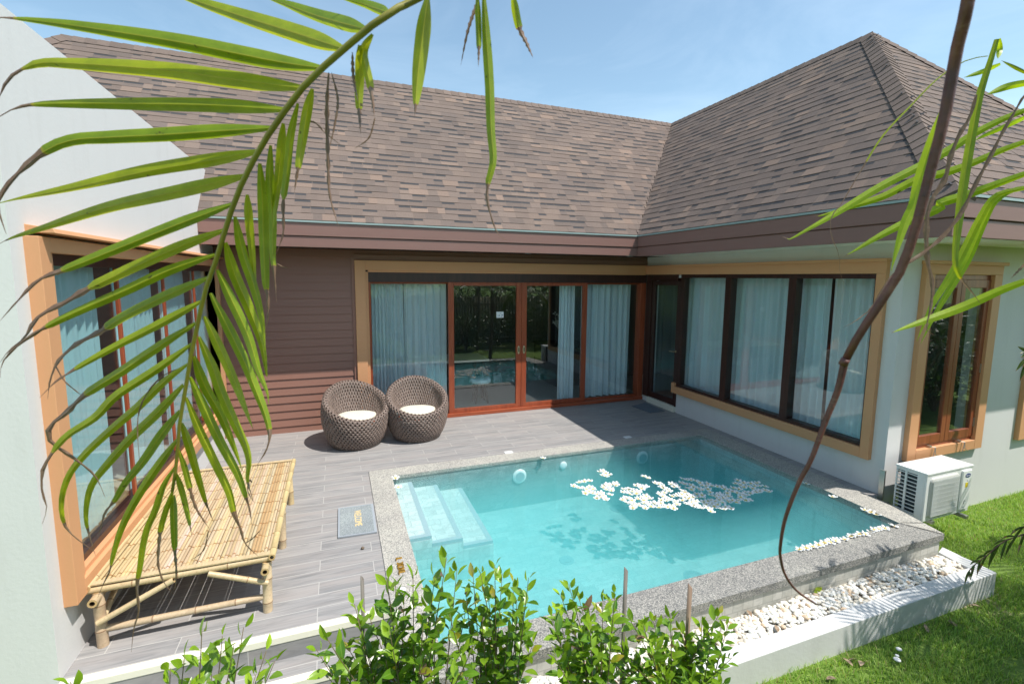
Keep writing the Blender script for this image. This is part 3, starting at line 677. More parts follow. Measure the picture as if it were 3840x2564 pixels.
b.tube([(c_.x-.035, .027, c_.z), (c_.x-.044, .027, c_.z-.012), (c_.x-.04, .027, c_.z-.03), (c_.x-.028, .027, c_.z-.036)], .002, 5)
obj('printing', b, M['grey'], t)

# ------------------------------------------------------------------ swimming pool
pool = thing('swimming_pool', 'turquoise plunge pool with grey aggregate coping set in the deck', 'pool', (-2.65, -3.4, 0))
def PP(name, mb, m, **kw): return obj(name, mb, m, pool, **kw)
b = MB(); b.cur = 0
b.quad((PX0, PY0, ZP), (PX1, PY0, ZP), (PX1, PY1, ZP), (PX0, PY1, ZP), mi=2)
b.quad((PX0, PY0, ZP), (PX0, PY0, -.03), (PX1, PY0, -.03), (PX1, PY0, ZP), mi=1); b.quad((PX0, PY1, ZP), (PX1, PY1, ZP), (PX1, PY1, -.03), (PX0, PY1, -.03), mi=1)
b.quad((PX0, PY0, ZP), (PX0, PY1, ZP), (PX0, PY1, -.03), (PX0, PY0, -.03), mi=0); b.quad((PX1, PY0, ZP), (PX1, PY0, -.03), (PX1, PY1, -.03), (PX1, PY1, ZP), mi=0)
PP('basin', b, [M['ptx'], M['pty'], M['ptz']])
YS = -3.33
for (xa, xb, zz) in ((PX0, -4.655, -.088), (-4.655, -4.36, -.168), (-4.36, -4.06, -.25)):
    b = MB(); b.box(xa+.002, xb-.05, PY0-.002, YS+.05, ZP, zz, mi=0); PP('step', b, [M['ptz'], M['pty']])
    b = MB(); b.box(xb-.05, xb, PY0-.002, YS, ZP, zz+.002); b.box(xa+.002, xb-.05, YS+.05, YS, ZP, zz+.002); PP('step_border', b, M['stepedge'])
    b = MB(); b.box(xa+.002, xb, YS-.002, YS-.006, ZP, zz-.03); b.box(xb+.001, xb+.005, PY0-.002, YS, ZP, zz-.03); PP('step_riser', b, M['pty'])
b = MB(); b.box(PX0+.002, -3.96, PY1+.002, YS-.008, ZP, ZP+.035); PP('ledge', b, M['ptz'])
# coping
outer = [(CX0, CY0), (-.15, CY0), (-.15, -4.40), (-.31, CY1), (CX0, CY1)]
b = MB()
zt, zb = .010, -.05
b.prism([(CX0, CY0), (CX0, CY1), (PX0, PY1), (PX0, PY0)], zb, zt); b.prism([(CX0, CY0), (PX0, PY0), (PX1, PY0), (-.15, CY0)], zb, zt)
b.prism([(-.15, CY0), (PX1, PY0), (PX1-.03, PY1), (-.31, CY1), (-.15, -4.40)], zb, zt)
PP('coping', b, M['coping'])
b = MB(); b.prism([(CX0, CY1), (-.31, CY1), (PX1-.03, PY1), (PX0, PY1)], zb, zt-.004); PP('coping', b, M['copingwet'])
b = MB(); b.quad((PX1-.03, PY1, .0135), (PX1-.024, PY1-.006, .0135), (-.326, CY1+.01, .0135), (-.334, CY1+.004, .0135)); b.quad((PX1-.02, PY1+.004, .0135), (PX1-.012, PY1-.004, .0135), (-.20, -4.86, .0135), (-.206, -4.85, .0135)); PP('joint', b, M['black'])
b = MB(); b.box(CX0+.01, -.33, CY1+.02, CY1+.12, ZG-.1, zb); b.prism([(-.33, CY1+.02), (-.17, -4.36), (-.30, -4.36), (-.43, CY1+.1)], ZG-.1, zb); b.box(CX0, CX0+.01, CY1+.02, YL-.3, ZG-.1, zb)
b.prism([(-.30, -4.36), (-.17, -4.36), (-.17, YW-.001), (-.30, YW-.001)], ZG-.1, zb); PP('retaining_wall', b, M['rettile'])
for i, (x, zz) in enumerate(((-3.307, -.216), (-1.464, -.205))):
    b = MB(); b.lathe([(.06, PY0-.022), (.085, PY0-.018), (.095, PY0-.004), (.095, PY0)], (x, 0, zz), 28, 'y'); lt = PP('pool_light', b, M['tilewhite'], smooth=True)
    b = MB(); b.lathe([(.001, PY0-.0225), (.062, PY0-.0225), (.062, PY0-.023)], (x, 0, zz), 28, 'y'); obj('lens', b, M['stepedge'], lt, local=True)
b = MB(); b.lathe([(.02, PY0-.02), (.05, PY0-.015), (.055, PY0)], (-2.692, 0, -.153), 24, 'y'); PP('water_inlet', b, M['tilewhite'], smooth=True)
for (x, y, r) in ((-2.14, -2.55, .105), (-2.20, -4.0, .10)):
    b = MB(); b.lathe([(.001, ZP+.006), (r*.97, ZP+.006), (r, ZP+.001)], (x, y, 0), 30); dr = PP('drain', b, M['stepedge'])
    b = MB()
    for j in range(22):
        a = 2*PI*j/22; b.add([(x+math.cos(a+o_)*rr, y+math.sin(a+o_)*rr, ZP+.0075) for rr, o_ in ((r*.42, -.07), (r*.85, -.045), (r*.85, .045), (r*.42, .07))], [(0, 1, 2, 3)])
    obj('grating', b, M['grey'], dr, local=True)
b = MB(); b.lathe([(.001, ZP+.006), (.075, ZP+.006), (.08, ZP+.001)], (-3.26, -3.34, 0), 26); dr = PP('water_inlet', b, M['stepedge'])
b = MB()
for a in (-.5, .5): b.lathe([(.007, ZP+.0065), (.007, ZP+.0075)], (-3.26+.05*math.sin(a), -3.34+.035*math.cos(a)-.01, 0), 8)
b.tube([(-3.26+.045*math.sin(a), -3.345-.04*math.cos(a), ZP+.007) for a in np.linspace(-1.1, 1.1, 9)], .003, 5); obj('inlet_holes', b, M['grey'], dr, local=True)
# water
b = MB(); b.prism([(PX0, PY0), (PX0, PY1), (PX1-.03, PY1), (PX1, PY0)], ZP-.02, ZW)
tag(obj('water', b, M['water']), kind='structure')

# ------------------------------------------------------------------ gravel bed and its kerb
ck = MB(); ZC = -.18
ck.prism([(-5.0, -5.232), (-5.0, -5.357), (-.20, -5.357), (-.35, -5.232)], ZG-.06, ZC); ck.prism([(-.35, -5.232), (-.20, -5.357), (-.175, -4.95), (-.31, -4.99)], ZG-.06, ZC)
tag(obj('garden_kerb', ck, M['curb'], bevel=.006), 'low white rendered kerb holding the pebble bed in front of the pool', 'kerb')
def pebbles():
    ico = [(0, 0, 1), (.894, 0, .447), (.276, .851, .447), (-.724, .526, .447), (-.724, -.526, .447), (.276, -.851, .447), (.724, .526, -.447), (-.276, .851, -.447), (-.894, 0, -.447), (-.276, -.851, -.447), (.724, -.526, -.447), (0, 0, -1)]
    fc = [(0, 1, 2), (0, 2, 3), (0, 3, 4), (0, 4, 5), (0, 5, 1), (1, 6, 2), (2, 7, 3), (3, 8, 4), (4, 9, 5), (5, 10, 1), (1, 10, 6), (2, 6, 7), (3, 7, 8), (4, 8, 9), (5, 9, 10), (11, 7, 6), (11, 8, 7), (11, 9, 8), (11, 10, 9), (11, 6, 10)]
    # one subdivision
    vs = [V(p).normalized() for p in ico]; cache = {}; f2 = []
    def mid(a, b):
        k_ = (min(a, b), max(a, b))
        if k_ not in cache: vs.append(((vs[a]+vs[b])/2).normalized()); cache[k_] = len(vs)-1
        return cache[k_]
    for a, b, c in fc:
        x, y, z = mid(a, b), mid(b, c), mid(c, a); f2 += [(a, x, z), (b, y, x), (c, z, y), (x, y, z)]
    base = np.array([tuple(v) for v in vs]); mb = MB(); pc = []
    n = 2700
    for i in range(n):
        x = rng.uniform(-5.0, -.36); y = rng.uniform(-5.222, -5.012)
        lay = rng.random(); big = rng.random() < .12
        a = rng.uniform(.016, .0245)*(1.35 if big else 1); b_ = a*rng.uniform(.62, .85); c_ = a*rng.uniform(.42, .6)
        heap = .03*(1-abs((y+5.11)/.11)**2)
        z = -.215+lay*.022+heap+.008*math.sin(x*5)
        th = rng.uniform(0, PI); tl = rng.normal(0, .28, 2)
        Rz = np.array([[math.cos(th), -math.sin(th), 0], [math.sin(th), math.cos(th), 0], [0, 0, 1]])
        Rx = np.array([[1, 0, 0], [0, math.cos(tl[0]), -math.sin(tl[0])], [0, math.sin(tl[0]), math.cos(tl[0])]])
        p = (base*np.array([a, b_, c_]))@Rx.T@Rz.T+np.array([x, y, z])
        u = rng.random(); tone = (.80, .79, .75) if u < .58 else (.72, .66, .56) if u < .85 else (.62, .47, .33) if u < .94 else (.60, .60, .60)
        f_ = rng.uniform(.85, 1.08)
        mb.add([tuple(q) for q in p], f2, col=tuple(t_*f_ for t_ in tone))
    o = obj('gravel', mb, M['pebble'], smooth=True); return tag(o, kind='stuff')
pebbles()
b = MB(); b.box(-5.0, -.33, -5.24, -4.99, ZG-.05, -.202); tag(obj('gravel_bed', b, M['sand']), kind='structure')

# ------------------------------------------------------------------ lawn blades
def grass():
    N = 78000
    x = rng.uniform(-3.3, 3.6, N*2); y = rng.uniform(-6.5, -4.30, N*2)
    keep = np.ones(N*2, bool)
    keep &= ~((y > -5.372) & (x < -.16)); keep &= ~((x < .76) & (x > -.3) & (y > -4.36))
    # a worn patch or two
    for (px, py, pr) in ((.35, -5.16, .14), (-1.05, -5.88, .16), (-.62, -6.0, .10), (-1.45, -5.55, .08)):
        d2 = ((x-px)/pr)**2+((y-py)/(pr*.6))**2; keep &= ~((d2 < 1) & (rng.random(N*2) < .85))
    keep &= ~((y < -5.0-.35*(x+3.3)-.9) & (x < 0)) | (y > -6.4)
    x, y = x[keep][:N], y[keep][:N]; n = len(x)
    h = rng.uniform(.018, .052, n)*(1+.3*np.sin(x*3.1)*np.cos(y*4.3)); w_ = rng.uniform(.0016, .0034, n)
    an = rng.uniform(0, 2*PI, n); ln = rng.uniform(.2, 1.1, n)*h
    dx, dy = np.cos(an), np.sin(an); sx, sy = -dy, dx
    z0 = np.full(n, ZG-.008)
    v = np.empty((n, 5, 3), np.float32)
    v[:, 0] = np.stack([x-sx*w_, y-sy*w_, z0], 1); v[:, 1] = np.stack([x+sx*w_, y+sy*w_, z0], 1)
    mx_, my_ = x+dx*ln*.35, y+dy*ln*.35
    v[:, 2] = np.stack([mx_+sx*w_*.8, my_+sy*w_*.8, z0+h*.62], 1); v[:, 3] = np.stack([mx_-sx*w_*.8, my_-sy*w_*.8, z0+h*.62], 1)
    v[:, 4] = np.stack([x+dx*ln, y+dy*ln, z0+h], 1)
    me = bpy.data.meshes.new('grass'); me.vertices.add(n*5); me.vertices.foreach_set('co', v.ravel())
    li = (np.arange(n)[:, None]*5+np.array([0, 1, 2, 3, 3, 2, 4])[None]).ravel().astype(np.int32)
    me.loops.add(n*7); me.loops.foreach_set('vertex_index', li)
    me.polygons.add(n*2); ls = (np.arange(n)[:, None]*7+np.array([0, 4])[None]).ravel().astype(np.int32)
    me.polygons.foreach_set('loop_start', ls); me.update(calc_edges=True); me.validate()
    c = np.ones((n, 7, 4), np.float32); u = rng.random(n)[:, None]; g1 = np.array([.15, .31, .028]); g2 = np.array([.42, .56, .13])
    cc = g1+(g2-g1)*u; dry = rng.random(n) < .07; cc[dry] = (.36, .30, .14); c[:, :, :3] = cc[:, None, :]
    me.attributes.new('Col', 'FLOAT_COLOR', 'CORNER').data.foreach_set('color', c.ravel())
    me.materials.append(M['grass']); o = bpy.data.objects.new('grass', me); COL.objects.link(o); tag(o, kind='stuff')
grass()

# ------------------------------------------------------------------ air conditioner
ac = thing('air_conditioner', 'white outdoor air conditioner unit with side grille on the lawn wall', 'air conditioner', (.35, -4.55, -.1))
X0, X1, Y0, Y1, Z0, Z1 = -.015, .725, -4.69, -4.412, -.10, .40
b = MB(); b.box(X0+.02, X1, Y0, Y1, Z0, Z1-.016); 
b = MB(); t_ = .012
b.box(X0+.14*0+.0, X1, Y0, Y0+.02, Z0, Z1-.018); b.box(X1-.02, X1, Y0+.02, Y1, Z0, Z1-.018); b.box(X0, X1-.02, Y0+.02, Y1, Z0, Z0+.02); b.box(X0, X0+.016, Y0+.02, Y0+.085, Z0+.02, Z1-.018); b.box(X0, X0+.016, Y1-.014, Y1, Z0+.02, Z1-.018)
b.box(X0, X0+.016, Y0+.085, Y1-.014, Z1-.045, Z1-.018); b.box(X0, X0+.016, Y0+.085, Y1-.014, Z0+.02, Z0+.035)
obj('casing', b, M['acwhite'], ac, bevel=.005)
b = MB(); b.box(X0-.006, X1+.006, Y0-.006, Y1+.006, Z1-.018, Z1); 
for yy in (-4.50, -4.60): b.box(X0+.05, X1-.05, yy-.012, yy+.012, Z1+.0005, Z1+.005)
obj('lid', b, M['acwhite'], ac, bevel=.005)
b = MB(); b.box(X0+.03, X0+.05, Y0+.03, Y1-.03, Z0+.03, Z1-.03); b.box(X0+.05, X1-.03, Y1-.05, Y1-.03, Z0+.03, Z1-.03); obj('coil', b, M['acdark'], ac)
b = MB()
for i in range(11):
    zz = Z0+.045+i*.0395; b.box(X0-.004, X0+.008, Y0+.075, Y1-.004, zz, zz+.007)
ym = (Y0+.085+Y1)/2; b.box(X0-.006, X0+.009, ym-.009, ym+.009, Z0+.03, Z1-.03); obj('side_grille', b, M['acwhite'], ac)
# front fan grille with a rounded outline, slightly domed
gx0, gx1, gz0, gz1 = X0+.05, X1-.235, Z0+.03, Z1-.05
b = MB(); rr = .045; poly = []
for (cx_, cz_, a0) in ((gx1-rr, gz1-rr, 0), (gx0+rr, gz1-rr, PI/2), (gx0+rr, gz0+rr, PI), (gx1-rr, gz0+rr, 3*PI/2)):
    for j in range(7): a = a0+j*PI/12; poly.append((cx_+rr*math.cos(a), cz_+rr*math.sin(a)))
n_ = len(poly); cxm = (gx0+gx1)/2; czm = (gz0+gz1)/2
ring = lambda s_, yy: [(cxm+(x-cxm)*s_, yy, czm+(z-czm)*s_) for x, z in poly]
b.add(ring(1, Y0+.001)+ring(.985, Y0-.012)+ring(.93, Y0-.02)+ring(.5, Y0-.026), [(i, (i+1) % n_, n_*k_+n_+(i+1) % n_ - n_*k_ if False else n_+(i+1) % n_, n_+i) for k_ in (0,) for i in range(n_)]+[(n_*k_+i, n_*k_+(i+1) % n_, n_*(k_+1)+(i+1) % n_, n_*(k_+1)+i) for k_ in (1, 2) for i in range(n_)]+[tuple(range(3*n_, 4*n_))])
obj('fan_guard', b, M['acgrey'], ac, smooth=True)
b = MB()
for i in range(44):
    x = gx0+.022+(gx1-gx0-.044)*i/43; b.box(x-.0012, x+.0012, Y0-.028, Y0-.024, gz0+.022, gz1-.022)
for i in range(9):
    z = gz0+.03+(gz1-gz0-.06)*i/8; b.box(gx0+.02, gx1-.02, Y0-.0282, Y0-.0275, z-.0007, z+.0007)
obj('guard_wires', b, M['acwhite'], ac)
b = MB(); b.box(X1-.185, X1-.035, Y0-.018, Y0+.001, Z0+.035, Z1-.04); obj('service_panel', b, M['acwhite'], ac, bevel=.008)
lx, lz = X1-.105, Z1-.095
b = MB(); b.lathe([(.001, Y0-.0198), (.045, Y0-.0198), (.045, Y0-.0185)], (lx, 0, 0), 28, 'y')
for i_, q in enumerate(b.v): b.v[i_] = (q[0], q[1], lz+q[2]*.48)
badge = obj('badge', b, M['blue'], ac)
obj('badge_lettering', text_mb('Carrier', .026, frame4((1, 0, 0), (0, 0, 1), (lx, Y0-.0205, lz)), .0004), M['acwhite'], badge, local=True)
b = MB(); b.box(lx-.03, lx+.012, Y0-.0195, Y0-.0182, lz-.125, lz-.075); obj('sticker', b, M['yellow'], ac)
b = MB(); b.add([(lx-.008, Y0-.0192, lz-.062), (lx+.008, Y0-.0192, lz-.062), (lx, Y0-.0192, lz-.046)], [(0, 1, 2)]); b.box(lx-.04, lx+.0, Y0-.0195, Y0-.0182, Z0+.065, Z0+.071)
b.tube([(lx+.012*math.cos(a)-.012, Y0-.019, Z0+.12+.02*math.sin(a)) for a in np.linspace(.3, 4.6, 12)], .0018, 5); obj('printed_mark', b, M['grey'], ac)
b = MB(); b.box(X0-.05, X0-.03, YW-.001, YW-.05, Z0-.02, Z1-.1); b.box(X0-.048, X0-.02, Y0+.1, YW-.01, Z0-.03, Z0-.005); b.box(X1-.16, X1-.12, Y0-.07, YW-.002, Z0-.035, Z0-.003); b.box(X0+.12, X0+.16, Y0-.02, YW-.002, Z0-.035, Z0-.003)
for i in range(5): b.box(X0-.0525, X0-.0505, YW-.03, YW-.02, Z0+.03+i*.07, Z0+.045+i*.07, )
obj('bracket', b, M['steel'], ac)

# ------------------------------------------------------------------ wicker chairs
def chair_shell(front):
    NU, ROW = 50, .04
    H = lambda ph: .60-.195*math.cos(ph)
    def prof(ph):
        h = H(ph); pts = []
        def rad(z):
            q = z/.82; return np.interp(q, [0, .12, .25, .4, .55, .7, .85, 1.0], [.305, .365, .405, .432, .440, .430, .405, .365])
        for i in range(13): z = .012+(h-.012)*i/12; pts.append((rad(z), z))
        r = rad(h); pts += [(r-.018, h+.020), (r-.045, h+.018), (r-.065, h-.01)]
        r0, z0 = pts[-1]
        for i in range(1, 10): t = i/9; pts.append((r0+(.235-r0)*(t**1.5), z0+(.335-z0)*(1-(1-t)**1.25)))
        pts += [(.12, .33), (.02, .33)]
        return pts
    cachep = {}
    def path(ph):
        k_ = round(ph, 6)
        if k_ not in cachep:
            p = np.array(prof(ph)); s_ = np.concatenate([[0], np.cumsum(np.hypot(*np.diff(p, axis=0).T))]); cachep[k_] = (p, s_)
        return cachep[k_]
    # outer length kept to whole rows at every angle so that the holes line up in level rings
    M_OUT, M_TOT = 15, 30
    def pos(u, v):
        ph = (u/NU)*2*PI; p, s_ = path(ph % (2*PI)); so_ = s_[14]; tot = s_[-1]
        s = v/M_OUT*so_ if v <= M_OUT else so_+(v-M_OUT)/(M_TOT-M_OUT)*(tot-so_)
        r = np.interp(s, s_, p[:, 0]); z = np.interp(s, s_, p[:, 1]); a = ph+front
        return V((r*math.cos(a), r*math.sin(a), z))
    mb = MB(); vid = {}
    def vert(u, v, off):
        k_ = (round((u % NU)*1000), round(v*1000), off)
        if k_ not in vid:
            p = pos(u, v); e_ = .02
            du = pos(u+e_, v)-pos(u-e_, v); dv = pos(u, min(M_TOT, v+e_))-pos(u, max(0, v-e_)); nn = du.cross(dv)
            if nn.length > 0: nn.normalize()
            mb.v.append(tuple(p+nn*off)); vid[k_] = len(mb.v)-1
        return vid[k_]
    dirs = [(-.5, 0), (-.25, .5), (0, 1), (.25, .5), (.5, 0), (.25, -.5), (0, -1), (-.25, -.5)]
    for j in range(0, M_TOT+1):
        for i in range(NU):
            cu = i+.5*(j % 2); o_ = []; h_ = []
            for (a, b_) in dirs:
                vv = min(M_TOT, max(0, j+b_)); o_.append(vert(cu+a, vv, -.0005 if a in (.25, -.25) else .0035))
            ok = 0 < j < M_TOT-4
            if not ok:
                c0 = vert(cu, j, .002)
                for q in range(8):
                    a, b_ = o_[q], o_[(q+1) % 8]
                    if len({a, b_, c0}) == 3: mb.f.append((a, b_, c0)); mb.c.append((1, 1, 1)); mb.mi.append(0)
                continue
            for q in range(8):
                an = PI-q*PI/4; h_.append(vert(cu+.25*math.cos(an), j+.40*math.sin(an), -.003))
            for q in range(8):
                f = (o_[q], o_[(q+1) % 8], h_[(q+1) % 8], h_[q])
                if len(set(f)) == 4: mb.f.append(f); mb.c.append((1, 1, 1)); mb.mi.append(0)
    return mb
shell_mesh = None
def wicker_chair(label, x, y, front, rz):
    global shell_mesh
    t = thing('wicker_chair', label, 'chair', (x, y, 0), 'round wicker tub chairs')
    o = obj('woven_shell', chair_shell(front), M['wicker'], t, smooth=True, local=True)
    s = o.modifiers.new('strands', 'SOLIDIFY'); s.thickness = .009; s.offset = -1
    b = MB(); R0 = .255; pr = [(.001, .352), (R0*.8, .352), (R0*.97, .362), (R0, .383), (R0*.97, .402), (R0*.85, .413), (R0*.5, .420), (.001, .418)]; nn = 40; vs = []
    for r, z in pr:
        for j in range(nn):
            a = 2*PI*j/nn; wv = 1+.02*math.sin(3*a+1)+.012*math.sin(7*a)
            vs.append((r*wv*math.cos(a)+.03*math.cos(front), r*wv*math.sin(a)+.03*math.sin(front), z+.006*math.sin(2*a+r*9)*(r/R0)))
    b.add(vs, [(i*nn+j, i*nn+(j+1) % nn, (i+1)*nn+(j+1) % nn, (i+1)*nn+j) for i in range(len(pr)-1) for j in range(nn)])
    obj('seat_cushion', b, M['cushion'], t, smooth=True, local=True)
    b = MB(); b.lathe([(.27, .0), (.30, .004), (.30, .014), (.27, .018)], (0, 0, 0), 32); obj('base_ring', b, M['black'], t, smooth=True, local=True)
wicker_chair('round brown wicker chair with cream cushion in front of the brown siding', -5.21, -.775, R_(-72), 0)
wicker_chair('round brown wicker chair with cream cushion in front of the sliding door pane', -4.375, -.745, R_(-88), 0)

# ------------------------------------------------------------------ bamboo bed
BT = (.54, .41, .25)
def bcol(): f_ = random.uniform(.85, 1.12); return (BT[0]*f_, BT[1]*f_*random.uniform(.96, 1.03), BT[2]*f_*random.uniform(.85, 1.1))
def pole(mb, p0, p1, r, col=None, node=.26, hollow=True, n=12):
    p0, p1 = V(p0), V(p1); L = (p1-p0).length; t = (p1-p0)/L; c = col or bcol(); d = random.uniform(.05, node); cuts = [0]
    pts = [p0]; rr = [r]
    while d < L-.03:
        for q, k_ in ((-.012, 1), (-.004, 1.1), (.004, 1.1), (.012, 1)): pts.append(p0+t*(d+q)); rr.append(r*k_)
        d += node*random.uniform(.8, 1.2)
    pts.append(p1); rr.append(r*.97)
    i = 0; seg = []
    mb.tube(pts, rr, n, cap=False, col=c)
    # darker node rings
    nf = (len(pts)-1)*n; base = len(mb.c)-nf
    for k_ in range(len(pts)-1):
        if 1 <= k_ and (k_-1) % 4 == 1:
            for j in range(n): mb.c[base+k_*n+j] = (c[0]*.55, c[1]*.45, c[2]*.4)
    for p, dirn, rad in ((p0, -1, rr[0]), (p1, 1, rr[-1])):
        u = t.orthogonal().normalized(); w_ = t.cross(u); vs = []
        for rq, off in ((rad, 0), (rad*.55, 0), (rad*.5, -.05)):
            for j in range(n): a = 2*PI*j/n; vs.append(p+(u*math.cos(a)+w_*math.sin(a))*rq+t*dirn*off)
        mb.add(vs, [(j, (j+1) % n, n+(j+1) % n, n+j) for j in range(n)], col=(.55, .38, .19))
        mb.add(vs, [(n+j, n+(j+1) % n, 2*n+(j+1) % n, 2*n+j) for j in range(n)]+[tuple(range(2*n, 3*n))], col=(.05, .03, .015))
bx0, bx1, by0, by1, bz = -6.885, -5.865, -4.055, -2.27, .40
bed = thing('bamboo_bed', 'low bamboo daybed with slatted top standing below the orange trimmed window', 'daybed', ((bx0+bx1)/2, (by0+by1)/2, 0))
b = MB(); ns_ = 44; wd = (bx1-bx0-.05)/ns_
rows = [by0+.02+(by1-by0-.04)*(i+.35)/9 for i in range(9)]
for i in range(ns_):
    xa = bx0+.025+i*wd+random.uniform(.0003, .002); xb = bx0+.025+(i+1)*wd-random.uniform(.0003, .003); zz = bz-.004+random.uniform(-.003, .003)
    c = bcol(); pale = random.random()
    if pale > .8: c = (c[0]*1.12, c[1]*1.18, c[2]*1.5)
    if i in (38, 39, 40): c = (.47, .31, .16)
    cuts = [by0+.03]+sorted(r+random.uniform(-.02, .02) for r in rows)+[by1-.03]
    zc = lambda q: zz+random.uniform(-.0015, .0015)
    for j in range(len(cuts)-1):
        a_, e_ = cuts[j], cuts[j+1]; f_ = random.uniform(.93, 1.06); cc = tuple(x*f_ for x in c)
        xm = (xa+xb)/2
        def strip(y0_, y1_, col, up=0):
            b.add([(xa, y0_, zz), (xm, y0_, zz+.004+up), (xb, y0_, zz), (xa, y1_, zz), (xm, y1_, zz+.004+up), (xb, y1_, zz), (xa, y0_, zz-.006), (xb, y0_, zz-.006), (xa, y1_, zz-.006), (xb, y1_, zz-.006)],
                  [(0, 1, 4, 3), (1, 2, 5, 4), (6, 0, 3, 8), (2, 7, 9, 5), (7, 6, 8, 9), (0, 6, 7, 2, 1), (3, 4, 5, 9, 8)], col=col)
        strip(a_+.005, e_-.005, cc)
        if j < len(cuts)-2: strip(e_-.005, e_+.005, (cc[0]*.62, cc[1]*.45, cc[2]*.32) if random.random() < .7 else (cc[0]*.85, cc[1]*.8, cc[2]*.7), .003)
obj('slats', b, M['bamboo'], bed)
b = MB()
for (x, y) in ((-6.835, -4.06), (-5.92, -4.06), (-5.905, -3.25), (-5.905, -2.42), (-6.84, -2.42)):
    lg = MB(); pole(lg, (x, y, 0), (x+random.uniform(-.01, .01), y+.01, bz-.045), .030, node=.2); obj('leg', lg, M['bamboo'], bed, smooth=True)
for (p0, p1, r, nm) in (((bx0-.02, by0, bz-.03), (bx1+.0, by0+.005, bz-.025), .021, 'top_rail'), ((bx1-.01, by0-.03, bz-.005), (bx1-.01, by1, bz-.005), .022, 'top_rail'), ((bx0+.0, by0-.02, bz-.008), (bx0+.0, by1, bz-.008), .02, 'top_rail'),
                        ((bx0, by1, bz-.02), (bx1, by1, bz-.02), .022, 'top_rail'), ((-5.915, -4.13, bz-.075), (-5.915, -2.3, bz-.075), .026, 'side_rail'), ((-6.84, -4.13, bz-.075), (-6.84, -2.3, bz-.075), .026, 'side_rail'),
                        ((-6.83, -4.055, .105), (-5.92, -4.055, .105), .020, 'stretcher'), ((-6.84, -2.42, .12), (-5.91, -2.42, .12), .022, 'stretcher'), ((-5.91, -3.25, .13), (-6.8, -3.25, .13), .02, 'stretcher'),
                        ((-6.84, -4.09, .17), (-6.44, -4.075, bz-.045), .018, 'brace'), ((-5.905, -4.09, .22), (-6.25, -4.075, bz-.045), .018, 'brace'), ((-6.83, -4.06, .16), (-6.83, -3.6, bz-.06), .018, 'brace'), ((-5.92, -4.06, .2), (-5.92, -3.6, bz-.06), .018, 'brace')):
    lg = MB(); pole(lg, p0, p1, r); obj(nm, lg, M['bamboo'], bed, smooth=True)
for (y0_, y1_) in ((by0-.012, by0+.03), (by1-.03, by1+.01)): b = MB(); b.box(bx0+.02, bx1-.015, y0_, y1_, bz+.002, bz+.010, col=bcol()); obj('edge_strip', b, M['bamboo'], bed)

# ------------------------------------------------------------------ mats and small things on the deck
t = thing('doormat', 'grey welcome mat lying beside the pool coping', 'doormat', (-5.30, -3.0, 0))
b = MB(); b.prism([(-5.465, -3.262), (-5.135, -3.28), (-5.13, -2.715), (-5.46, -2.70)], .004, .016); obj('rubber_edge', b, M['matedge'], t)
b = MB(); b.prism([(-5.447, -3.245), (-5.155, -3.26), (-5.15, -2.735), (-5.442, -2.72)], .0165, .0185); obj('pile', b, M['matgrey'], t)
obj('lettering', text_mb('WELCOME', .105, frame4((.0, -1, 0), (1, 0, 0), (-5.288, -2.975, .0195))@Matrix.Diagonal((.60, .85, 1, 1)), .0004), M['matgold'], t)
b = MB(); b.prism([(-.50, -.40), (-.44, -.86), (-.13, -.86), (-.115, -.27)], .003, .014); tag(obj('doormat', b, M['matdark'], bevel=.003), 'dark plain doormat in the shade before the narrow glazed door', 'doormat')
for (u, v, lab) in ((1908.5, 1696, 'small white square drain cover in the sunlit deck before the pool'), (2355, 1639, 'small white square drain cover in the shaded corner of the deck')):
    p = on(u, v, z=.004); b = MB(); b.box(p.x-.055, p.x+.055, p.y-.05, p.y+.05, .001, .006); t_ = obj('drain_cover', b, M['tilewhite'], bevel=.001); tag(t_, lab, 'drain cover')
sg = thing('coping_letters', 'gold metal letters fixed to the aggregate coping behind the shrub', 'lettering', (-5.0, -3.87, .01))
for (ch, y) in (('L', -3.772), ('X', -3.845), ('O', -3.885), ('N', -3.925), ('L', -3.962)):
    obj('letter', text_mb(ch, .075, frame4((0, -1, 0), (1, 0, 0), (-5.006, y, .018))@Matrix.Diagonal((.8 if ch != 'L' else 1, 1, 1, 1)), .006), M['gold'], sg)
b = MB(); b.lathe([(.01, .0), (.028, .006), (.03, .014), (.022, .02), (.004, .022)], (-5.03, -4.18, .0125), 16); tag(obj('button_knob', b, M['tilewhite'], smooth=True), 'small round white knob on the coping beside the gold letters', 'knob')
b = MB(); b.lathe([(.004, .0), (.013, .004), (.015, .011), (.009, .019), (.002, .021)], (-5.27, -3.5, .001), 10); tag(obj('fallen_fruit', b, M['bark'], smooth=True), 'tiny brown fallen fruit on the deck by the welcome mat', 'fruit')

# ------------------------------------------------------------------ frangipani flowers
def flower_mesh(name):
    mb = MB(); R0 = .033
    for p in range(5):
        a = 2*PI*p/5; vs = []
        for (r, w_, z) in ((.004, .003, .002), (.012, .009, .003), (.022, .0125, .007), (.030, .0105, .0095), (.0345, .0035, .009)):
            tw = .004
            for s_ in (-1, 0, 1):
                vs.append((r*math.cos(a)-s_*w_*math.sin(a)+.003*math.cos(a+PI/2), r*math.sin(a)+s_*w_*math.cos(a)+.003*math.sin(a+PI/2), z-.0025*abs(s_)+.0022*s_))
        fs = [(i*3+j, i*3+j+1, (i+1)*3+j+1, (i+1)*3+j) for i in range(4) for j in range(2)]
        mb.add(vs, fs[:2], col=(1, .72, .18)); mb.add(vs, fs[2:4], col=(1, 1, .95)); mb.add(vs, fs[4:], col=(1, 1, 1))
    me_o = obj(name, mb, M['flower'], smooth=True); s = me_o.modifiers.new('petal', 'SOLIDIFY'); s.thickness = .0012; return me_o
